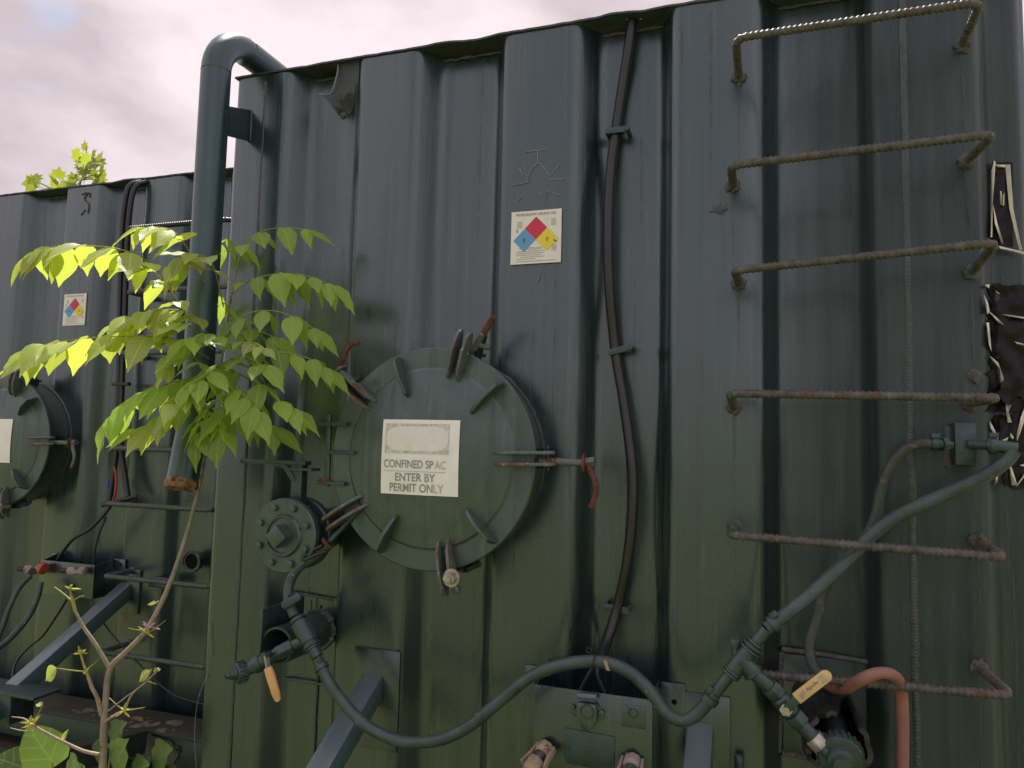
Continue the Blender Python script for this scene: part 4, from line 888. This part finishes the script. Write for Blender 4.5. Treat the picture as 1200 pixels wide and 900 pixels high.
# ------------------------------------------------------------------ torn vinyl sticker on the right corner
t = thing('torn_sticker', P(1180, 560, .05), 'shredded black vinyl sticker with curled white backing at the right edge', 'sticker')
def surf_y(x):   # depth of the tank face on its right corner
    if x < .492: return 0.0
    if x < .538: return DEP*(x-.492)/.046
    return DEP
def W(px, py, lift):
    y = 0.0
    for _ in range(6): y = surf_y(P(px, py, y-lift).x)
    return P(px, py, y-lift)
def shred(px0, px1, py0, py1, mt, name, nx=7, nz=9, lift=.003, ripple=.006, edge=5, seed=0):
    b = MB(); rows = []
    for j in range(nz+1):
        v = j/nz; y = py0+(py1-py0)*v
        el = px0+edge*noise.noise(V((y*.09, seed, 0)))+edge*.6*noise.noise(V((y*.3, seed, 9)))
        for i in range(nx+1):
            u = i/nx; x = el+(px1-el)*u
            yy = y+edge*1.2*noise.noise(V((x*.08, v*2, seed+5)))*(1 if j in (0, nz) else .4)
            rows.append(W(x, yy, lift+ripple*(.5+noise.noise(V((x*.07, y*.05, seed))))))
    n0 = len(rows); rows += [p+V((0, .0012, 0)) for p in rows]
    f = [(j*(nx+1)+i, j*(nx+1)+i+1, (j+1)*(nx+1)+i+1, (j+1)*(nx+1)+i) for j in range(nz) for i in range(nx)]
    b.add(rows, f+[tuple(n0+k for k in q[::-1]) for q in f]); return b.build(name, mt, t, angle=25)
shred(1163, 1187, 190, 289, 'vinyl', 'vinyl_strip', 8, 24, .003, .007, 1.2, 1)
shred(1160, 1230, 334, 482, 'vinyl', 'vinyl_strip', 22, 50, .004, .008, 8, 4)
shred(1166, 1230, 486, 528, 'vinyl', 'vinyl_strip', 20, 16, .004, .007, 7, 9)
shred(1178, 1230, 530, 572, 'vinyl', 'vinyl_strip', 16, 16, .004, .007, 9, 14)
shred(1170, 1230, 446, 470, 'vinyl', 'vinyl_flap', 16, 8, .018, .014, 8, 21)
def sliver(poly, k):
    """a torn flake of pale backing curling off the face"""
    n = len(poly); cx = sum(p[0] for p in poly)/n; cy = sum(p[1] for p in poly)/n
    rim = [W(x, y, .010+.012*noise.noise(V((x*.15, y*.15, k)))+.008*((i+k) % 2)) for i, (x, y) in enumerate(poly)]
    c = W(cx, cy, .020); vs = rim+[c]; m_ = len(vs); vs += [p+V((0, .0012, 0)) for p in vs]
    f = [(i, (i+1) % n, n) for i in range(n)]
    MB().add(vs, f+[tuple(m_+q for q in t_[::-1]) for t_ in f]).build('backing_flake', 'vinylback', t, angle=20)
for k, poly in enumerate([
    [(1171, 428), (1175, 440), (1181, 466), (1177, 467), (1172, 445)], [(1183, 458), (1187, 455), (1203, 452), (1203, 455), (1188, 461)],
    [(1179, 472), (1185, 475), (1181, 483), (1186, 495), (1181, 495), (1179, 480)], [(1203, 472), (1201, 492), (1192, 517), (1191, 512), (1196, 490)],
    [(1160, 494), (1164, 500), (1170, 514), (1169, 518), (1161, 502)], [(1169, 518), (1182, 512), (1180, 516), (1172, 518)], [(1184, 507), (1188, 512), (1187, 515), (1184, 512)],
    [(1183, 544), (1186, 549), (1192, 568), (1186, 569), (1184, 556)], [(1190, 570), (1202, 553), (1201, 558), (1192, 570)], [(1167, 556), (1171, 553), (1168, 566), (1166, 569)], [(1195, 545), (1203, 543), (1203, 547), (1197, 546)],
    [(1165, 188), (1167, 190), (1163, 240), (1163, 278), (1161, 278), (1161, 240), (1162, 200)], [(1178, 193), (1184, 193), (1187, 245), (1198, 293), (1195, 294), (1183, 245)], [(1166, 193), (1178, 193), (1178, 196), (1170, 196)],
    [(1170, 288), (1203, 296), (1203, 299), (1172, 291)], [(1172, 224), (1174, 224), (1174, 240), (1172, 239)], [(1175, 229), (1177, 226), (1177, 240), (1175, 241)], [(1164, 240), (1169, 262), (1176, 285), (1174, 285), (1166, 262)],
    [(1153, 345), (1158, 355), (1160, 366), (1157, 368), (1155, 358)], [(1158, 364), (1168, 372), (1177, 381), (1172, 380)], [(1156, 378), (1159, 378), (1162, 412), (1159, 404)], [(1154, 334), (1160, 333), (1159, 338)], [(1166, 340), (1173, 345), (1168, 344)],
    [(1175, 368), (1203, 372), (1203, 374), (1176, 370)], [(1189, 400), (1203, 404), (1203, 406), (1192, 403)], [(1160, 417), (1170, 425), (1172, 432), (1163, 424)]]): sliver(poly, k)

# ------------------------------------------------------------------ leaves
def leaf_mesh(name, mt, prof, n=8, fold=.16, bend=.18, wav=.03, seed=0, cols=(-1, -.5, 0, .5, 1)):
    vs = []; fs = []; K = len(cols)
    for i, (y, wd) in enumerate(prof):
        zc = -bend*y*y
        for k in cols:
            x = wd*k; vs.append((x, y - (.04*abs(k) if 0 < i < len(prof)-1 else 0), zc+fold*abs(x)+wav*noise.noise(V((x*5+seed, y*6, seed)))*abs(k)))
    m = len(prof)
    for i in range(m-1):
        for k in range(K-1): fs.append((i*K+k, i*K+k+1, (i+1)*K+k+1, (i+1)*K+k))
    me = D.meshes.new(name); me.from_pydata(vs, [], fs); me.shade_smooth(); me.materials.append(M[mt]); return me
ASH = [(0, .006), (.06, .075), (.16, .16), (.30, .222), (.45, .235), (.60, .205), (.75, .14), (.88, .06), (1.0, .004)]
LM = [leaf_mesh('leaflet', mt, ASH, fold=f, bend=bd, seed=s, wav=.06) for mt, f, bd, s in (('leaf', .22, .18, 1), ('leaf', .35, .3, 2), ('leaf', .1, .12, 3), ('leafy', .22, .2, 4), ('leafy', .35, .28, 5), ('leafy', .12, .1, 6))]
HEART = [(-.10, .12), (-.04, .26), (.08, .37), (.25, .43), (.45, .40), (.62, .32), (.78, .21), (.9, .1), (1.0, .006)]
WM = [leaf_mesh('leaf', 'weed', HEART, fold=.06, bend=.14, wav=.10, seed=s, cols=(-1, -.86, -.6, -.3, 0, .3, .6, .86, 1)) for s in (1, 2, 3)]
def maple_mesh(s):
    tips = [(0, 1.0), (.17, .66), (.30, .62), (.52, .62), (.40, .40), (.62, .22), (.34, .14), (.40, -.10), (.08, 0.0)]
    ol = [(0, 1.0)]+[(x, y) for x, y in tips[1:]]+[(-x, y) for x, y in tips[:0:-1]]
    vs = [(0, .3, 0)]+[(x, y, -.12*(x*x+y*y)+.10*abs(x)+.05*noise.noise(V((x*3, y*3, s)))) for x, y in ol]
    me = D.meshes.new('leaf'); n = len(ol); me.from_pydata(vs, [], [(0, 1+i, 1+(i+1) % n) for i in range(n)]); me.shade_smooth(); me.materials.append(M['maple']); return me
MM = [maple_mesh(s) for s in (1, 2, 3)]
def put_leaf(me, name, parent, base, d, nrm, length, wscale=1.0):
    d = V(d).normalized(); x = d.cross(nrm)
    if x.length < .05: x = d.cross(X)
    x.normalize(); z = x.cross(d)
    o = D.objects.new(name, me); col.objects.link(o); o.parent = parent
    mt_ = Matrix(((x.x*wscale, d.x, z.x), (x.y*wscale, d.y, z.y), (x.z*wscale, d.z, z.z))).to_4x4() @ Matrix.Scale(length, 4)
    mt_.translation = V(base) - WL[parent.name]
    o.matrix_local = mt_; return o

# ---- the ash-like sapling
trunk = [V((-1.80, -.36, -.03)), V((-1.79, -.35, .3))] + [P(*q) for q in ((119, 905, -.34), (121, 860, -.34), (124, 820, -.33), (129, 784, -.32), (150, 762, -.30), (172, 738, -.28), (190, 705, -.26), (205, 668, -.23), (220, 622, -.20), (231, 580, -.16), (237, 556, -.13), (243, 520, -.12), (251, 470, -.14), (260, 420, -.16), (267, 370, -.17), (275, 325, -.18), (284, 288, -.2))]
sap = thing('sapling', (-1.80, -.36, 0), 'leafy young tree leaning across the vent pipe between the two tanks', 'tree')
ts = spline(trunk, 5); MB().tube(ts, lambda t: (.0103-.0080*t**1.1), 12).build('trunk', 'bark', sap)
for k in (22, 33, 44, 52, 60):
    if k < len(ts): MB().blob(ts[k], .0098-.0060*k/len(ts), .5, 2, (1.1, 1.1, .8), k).build('bark_knot', 'bark', sap)
def twig(pts, r0, r1, mt='bark'):
    s = spline([P(*q) for q in pts], 5); return MB().tube(s, lambda t: .78*(r0+(r1-r0)*t), 8).build('branch', mt, sap), s
def budtuft(p, n, L_, mt='bud', par=None):
    b = MB()
    for k in range(n):
        d = V((random.uniform(-1, 1), random.uniform(-.6, .6), random.uniform(-.3, 1))).normalized()*random.uniform(.4, 1)*L_
        b.tube([p, p+d*.6, p+d], [.0022, .003, .0008], 5)
    b.build('bud_tuft', mt, par or sap)
br, s = twig([(129, 784, -.32), (112, 755, -.34), (98, 735, -.35), (88, 716, -.36)], .0085, .0055, 'bark'); br2, s = twig([(88, 716, -.36), (84, 700, -.36), (82, 690, -.36)], .006, .004, 'twig'); budtuft(s[-1], 6, .028)
twig([(86, 706, -.36), (76, 697, -.36), (64, 688, -.36)], .0032, .0022, 'twig'); twig([(85, 705, -.36), (92, 700, -.36), (99, 698, -.36)], .003, .0014, 'twig')
br, s = twig([(119, 838, -.34), (114, 818, -.36), (108, 806, -.37), (104, 794, -.37)], .0075, .006, 'pinktwig'); br, s = twig([(104, 794, -.37), (98, 778, -.37), (92, 757, -.37)], .0055, .0028, 'twig'); budtuft(s[-3], 9, .02); budtuft(s[2], 5, .018)
br, s = twig([(98, 787, -.37), (80, 785, -.38), (66, 783, -.39)], .0026, .0018, 'twig'); put_leaf(LM[3], 'leaf', sap, s[-1], V((-.65, -.1, -.6)), V((.1, -1, .4)), .058, 1.7)
twig([(101, 785, -.37), (110, 778, -.37), (116, 772, -.37)], .0022, .001, 'twig')
br, s = twig([(122, 846, -.34), (135, 838, -.33), (145, 833, -.33)], .0055, .0036, 'pinktwig'); twig([(145, 833, -.33), (158, 831, -.33), (170, 829, -.33)], .003, .0012, 'twig'); budtuft(s[-1], 7, .028)
br, s = twig([(146, 833, -.33), (152, 818, -.33), (158, 810, -.33), (170, 800, -.32), (178, 792, -.31), (188, 784, -.31)], .004, .0018, 'pinktwig'); budtuft(s[-2], 5, .012, 'pinktwig'); twig([(172, 798, -.32), (184, 802, -.32)], .002, .001, 'twig')
twig([(126, 834, -.33), (150, 815, -.33), (163, 806, -.33)], .0024, .0016, 'pinktwig'); twig([(128, 818, -.33), (138, 827, -.33), (146, 833, -.33)], .002, .0016, 'twig')
for q, d_, L_ in (((176, 787, -.31), V((-.7, -.2, -.5)), .05), ((174, 790, -.31), V((.4, -.3, .5)), .025), ((180, 786, -.31), V((.5, -.2, .3)), .02)): put_leaf(LM[4], 'leaf', sap, P(*q), d_, V((0, -1, .5)), L_, 1.3)
br, s = twig([(116, 884, -.34), (98, 880, -.36), (80, 872, -.38), (60, 862, -.40), (42, 852, -.42), (36, 847, -.42)], .0065, .0042, 'pinktwig'); budtuft(s[-1], 8, .03); budtuft(s[-4], 8, .03)
twig([(36, 848, -.42), (28, 842, -.42), (14, 840, -.42)], .003, .0018, 'pinktwig'); twig([(38, 846, -.42), (45, 836, -.42), (50, 827, -.42)], .0025, .0014, 'twig'); put_leaf(LM[3], 'leaf', sap, P(50, 826, -.42), V((-.9, -.1, .05)), V((0, -.6, .8)), .026, 1.3)
twig([(42, 857, -.42), (25, 856, -.42), (12, 853, -.42)], .0026, .0014, 'pinktwig'); put_leaf(LM[4], 'leaf', sap, P(74, 868, -.39), V((.35, -.2, .8)), V((0, -1, .3)), .035, 1.1)
budtuft(P(176, 735, -.285), 9, .03, 'petal'); budtuft(P(173, 742, -.285), 7, .035, 'bud'); twig([(172, 739, -.285), (160, 738, -.29), (150, 736, -.29)], .002, .001, 'twig'); twig([(174, 742, -.285), (184, 735, -.29), (194, 727, -.29)], .002, .001, 'twig')
put_leaf(LM[5], 'leaf', sap, P(183, 706, -.27), V((-.9, -.2, -.2)), V((0, -.7, .7)), .03, 1.0); put_leaf(LM[5], 'leaf', sap, P(183, 706, -.27), V((.6, -.2, .3)), V((0, -.7, .7)), .015, 1.2)

def compound(path, pairs, lpx, droop=.9, lit=False, spread=.7, wsc=1.0, term=True, start=.22, seed=0):
    rnd = random.Random(seed+17); s = spline([P(*q) for q in path], 8)
    dep = (s[len(s)//2]-CAM).dot(fw); Lm = .95*lpx*dep/FPX
    ra = MB().tube(s, lambda t: .0021-.0010*t, 6).build('compound_leaf', 'twig', sap)
    for k in range(pairs):
        t = start+(1-start)*.93*k/max(1, pairs-1) if pairs > 1 else .6
        i = min(len(s)-2, int(t*(len(s)-1))); p = s[i]; d = (s[min(i+2, len(s)-1)]-s[max(i-1, 0)]).normalized()
        sd = d.cross(Z); sd = sd.normalized() if sd.length > .1 else Y.copy()
        sz = (.80+.30*math.sin(math.pi*(k+.6)/pairs))
        for sg in (-1, 1):
            dr = droop*rnd.uniform(.35, 1.3)
            dv = d*rnd.uniform(.30, .6)+sd*sg*spread*rnd.uniform(.7, 1.2)-Z*dr
            nr = (Z*1.0+d*.2+sd*sg*.9*dr+V((rnd.uniform(-.3, .3), rnd.uniform(-.45, .05), rnd.uniform(-.2, .2))))
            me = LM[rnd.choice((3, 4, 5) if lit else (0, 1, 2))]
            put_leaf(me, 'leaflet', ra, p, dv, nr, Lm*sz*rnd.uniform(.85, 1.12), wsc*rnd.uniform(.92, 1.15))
    if term:
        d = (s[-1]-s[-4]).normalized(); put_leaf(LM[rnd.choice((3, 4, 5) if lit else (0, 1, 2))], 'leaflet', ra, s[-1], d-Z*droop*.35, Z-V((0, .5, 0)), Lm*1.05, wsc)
CL = [
 # left side, sunlit
 ([(205, 340, -.28), (175, 308, -.40), (140, 292, -.48), (95, 288, -.52), (60, 290, -.55), (40, 298, -.56)], 5, 46, 1.1, True),
 ([(240, 330, -.22), (222, 295, -.30), (205, 272, -.36), (182, 266, -.40), (168, 267, -.42)], 3, 40, .9, True),
 ([(225, 380, -.24), (200, 340, -.32), (180, 318, -.36), (168, 314, -.38)], 3, 36, 1.0, True),
 ([(245, 420, -.2), (205, 398, -.34), (150, 394, -.44), (95, 397, -.50), (52, 404, -.55), (30, 414, -.57)], 5, 50, 1.0, True),
 ([(248, 400, -.2), (225, 368, -.30), (190, 363, -.36), (155, 370, -.42), (130, 384, -.44)], 4, 42, .8, True),
 ([(262, 360, -.18), (250, 312, -.28), (232, 298, -.34), (214, 302, -.37), (204, 315, -.38)], 3, 38, .9, True),
 ([(250, 410, -.2), (225, 385, -.32), (205, 378, -.36), (185, 392, -.38)], 3, 38, .8, True),
 ([(252, 440, -.2), (225, 418, -.34), (205, 415, -.38), (195, 428, -.39)], 2, 38, .9, True),
 # lower left, partly shaded
 ([(255, 450, -.18), (225, 444, -.30), (190, 452, -.38), (155, 468, -.42), (132, 492, -.45)], 4, 48, .8, False),
 ([(255, 470, -.18), (228, 470, -.30), (200, 482, -.36), (176, 500, -.40), (160, 505, -.41)], 3, 42, .8, True),
 ([(252, 480, -.18), (246, 478, -.28), (240, 492, -.34), (233, 512, -.36)], 3, 38, .7, False),
 ([(252, 470, -.18), (262, 470, -.28), (262, 486, -.34), (258, 506, -.36)], 3, 40, .8, False),
 # right side, in the tank's shade
 ([(278, 310, -.19), (288, 284, -.20), (310, 270, -.19), (340, 267, -.17), (362, 270, -.15)], 4, 33, 1.1, False),
 ([(272, 345, -.18), (290, 330, -.22), (325, 321, -.22), (362, 324, -.20), (390, 336, -.18)], 5, 38, 1.1, False),
 ([(265, 395, -.17), (285, 370, -.24), (318, 364, -.25), (350, 374, -.24), (372, 388, -.22)], 4, 37, 1.0, False),
 ([(258, 435, -.17), (285, 415, -.26), (325, 412, -.27), (362, 420, -.24), (385, 434, -.22)], 5, 36, .9, False),
 ([(257, 440, -.17), (282, 438, -.30), (312, 455, -.34), (332, 474, -.33), (345, 482, -.32)], 4, 40, .7, False),
 ([(258, 430, -.17), (255, 430, -.30), (246, 436, -.38), (230, 448, -.42)], 3, 42, .6, False),
 ([(255, 450, -.16), (275, 470, -.14), (300, 490, -.12), (322, 502, -.10)], 3, 42, .8, False),
 ([(262, 400, -.16), (255, 398, -.30), (240, 392, -.36), (222, 398, -.40)], 3, 40, .7, False),
 ([(262, 410, -.16), (278, 402, -.28), (296, 402, -.32), (308, 408, -.33)], 4, 24, .5, True),
 ([(268, 370, -.16), (262, 350, -.10), (248, 346, -.06), (235, 352, -.04)], 2, 36, .8, False),
 ([(268, 372, -.16), (278, 380, -.22), (288, 392, -.24)], 2, 34, .8, False),
 ([(282, 300, -.19), (274, 285, -.12), (262, 280, -.08), (254, 288, -.06)], 2, 30, 1.0, False),
]
CL += [
 ([(258, 432, -.18), (272, 420, -.28), (292, 420, -.33), (310, 430, -.35)], 3, 38, .6, False),
 ([(256, 450, -.18), (272, 452, -.32), (290, 466, -.37), (300, 482, -.38)], 3, 40, .7, False),
 ([(262, 400, -.17), (280, 385, -.22), (305, 388, -.24), (325, 398, -.24)], 3, 36, .8, False),
 ([(256, 450, -.18), (236, 446, -.36), (214, 462, -.42), (200, 478, -.44)], 3, 42, .6, True)]
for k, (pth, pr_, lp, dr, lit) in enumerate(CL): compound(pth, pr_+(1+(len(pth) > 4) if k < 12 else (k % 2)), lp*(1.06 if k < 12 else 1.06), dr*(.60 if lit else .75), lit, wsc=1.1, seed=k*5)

# ---- broad-leaved weeds at the foot of the left tank
def weed(name, base, leaves, label):
    t = thing(name, base, label, 'plant', 'broad-leaved weeds')
    for k, (px, py, y, dx, dz, L_, ws) in enumerate(leaves):
        p = P(px, py, y); q = V(base)+V((0, 0, .0))
        s_ = spline([q, q+(p-q)*.5+V((0, 0, .06)), p], 5); st_ = MB().tube(s_, lambda t_: .004-.002*t_, 6).build('stem', 'twig', t)
        put_leaf(WM[k % 3], 'leaf', t, p, V((dx, -.35, dz)), V((random.uniform(-.2, .2), -1.0, .55)), L_, ws)
weed('broadleaf_weed', (-2.15, -.22, 0), [(62, 893, -.22, -.45, .75, .150, 1.25), (76, 905, -.24, .75, .35, .10, 1.2), (30, 900, -.2, -.8, .3, .11, 1.2), (90, 912, -.24, .5, .5, .08, 1.1)], 'broad-leaved weed low in the left corner, left of the sapling stem')
weed('broadleaf_weed', (-1.98, -.1, 0), [(130, 868, -.06, .75, .75, .115, 1.05), (133, 903, -.12, .55, .9, .145, 1.15), (118, 893, -.05, .2, .9, .10, 1.1), (155, 905, -.1, .8, .5, .10, 1.1)], 'broad-leaved weed directly right of the sapling stem')
weed('broadleaf_weed', (-1.84, .05, 0), [(180, 893, .06, .75, .55, .125, 1.2), (172, 903, .05, .3, .3, .08, 1.2), (195, 905, .05, .8, .1, .07, 1.1)], 'small broad-leaved weed beside the lower left corner of the near tank')

# ---- maple tops rising behind the left tank
mp_ = thing('maple_sapling', (-4.4, 1.9, 0), 'sunlit maple top poking above the roof of the left tank', 'tree')
mst = spline([V((-4.4, 1.9, 0)), V((-4.35, 1.85, 1.6)), P(92, 245, 1.8), P(100, 205, 1.8), P(101, 172, 1.8)], 8); MB().tube(mst, lambda t: .016-.0135*t, 8).build('trunk', 'bark', mp_)
mspots = [(100, 176, 90), (93, 184, 140), (108, 184, 40)]
for k in range(40):      # two leafy tops: a taller one and a lower one to its left
    if k % 3: u_ = random.uniform(-1, 1); v_ = random.random(); mspots.append((104+u_*30*(.35+.65*v_), 184+v_*46, random.uniform(-60, 240)))
    else: mspots.append((58+random.uniform(-1, 1)*22, 204+random.random()*28, random.uniform(-60, 240)))
for k, (px, py, a) in enumerate(mspots):
    p = P(px, py, 1.8+random.uniform(-.18, .18)); i = min(range(len(mst)), key=lambda j: (mst[j]-p).length)
    if (mst[i]-p).length > .03: MB().tube(spline([mst[max(0, i-3)], (mst[max(0, i-3)]+p)/2+Z*.02, p], 4), .002, 5).build('twig', 'twig', mp_)
    d = V((math.cos(R_(a)), -.3, math.sin(R_(a)))); put_leaf(MM[k % 3], 'leaf', mp_, p, d, V((random.uniform(-.8, .8), -1, random.uniform(-.3, 1.6))), random.uniform(.06, .125), 1.15)
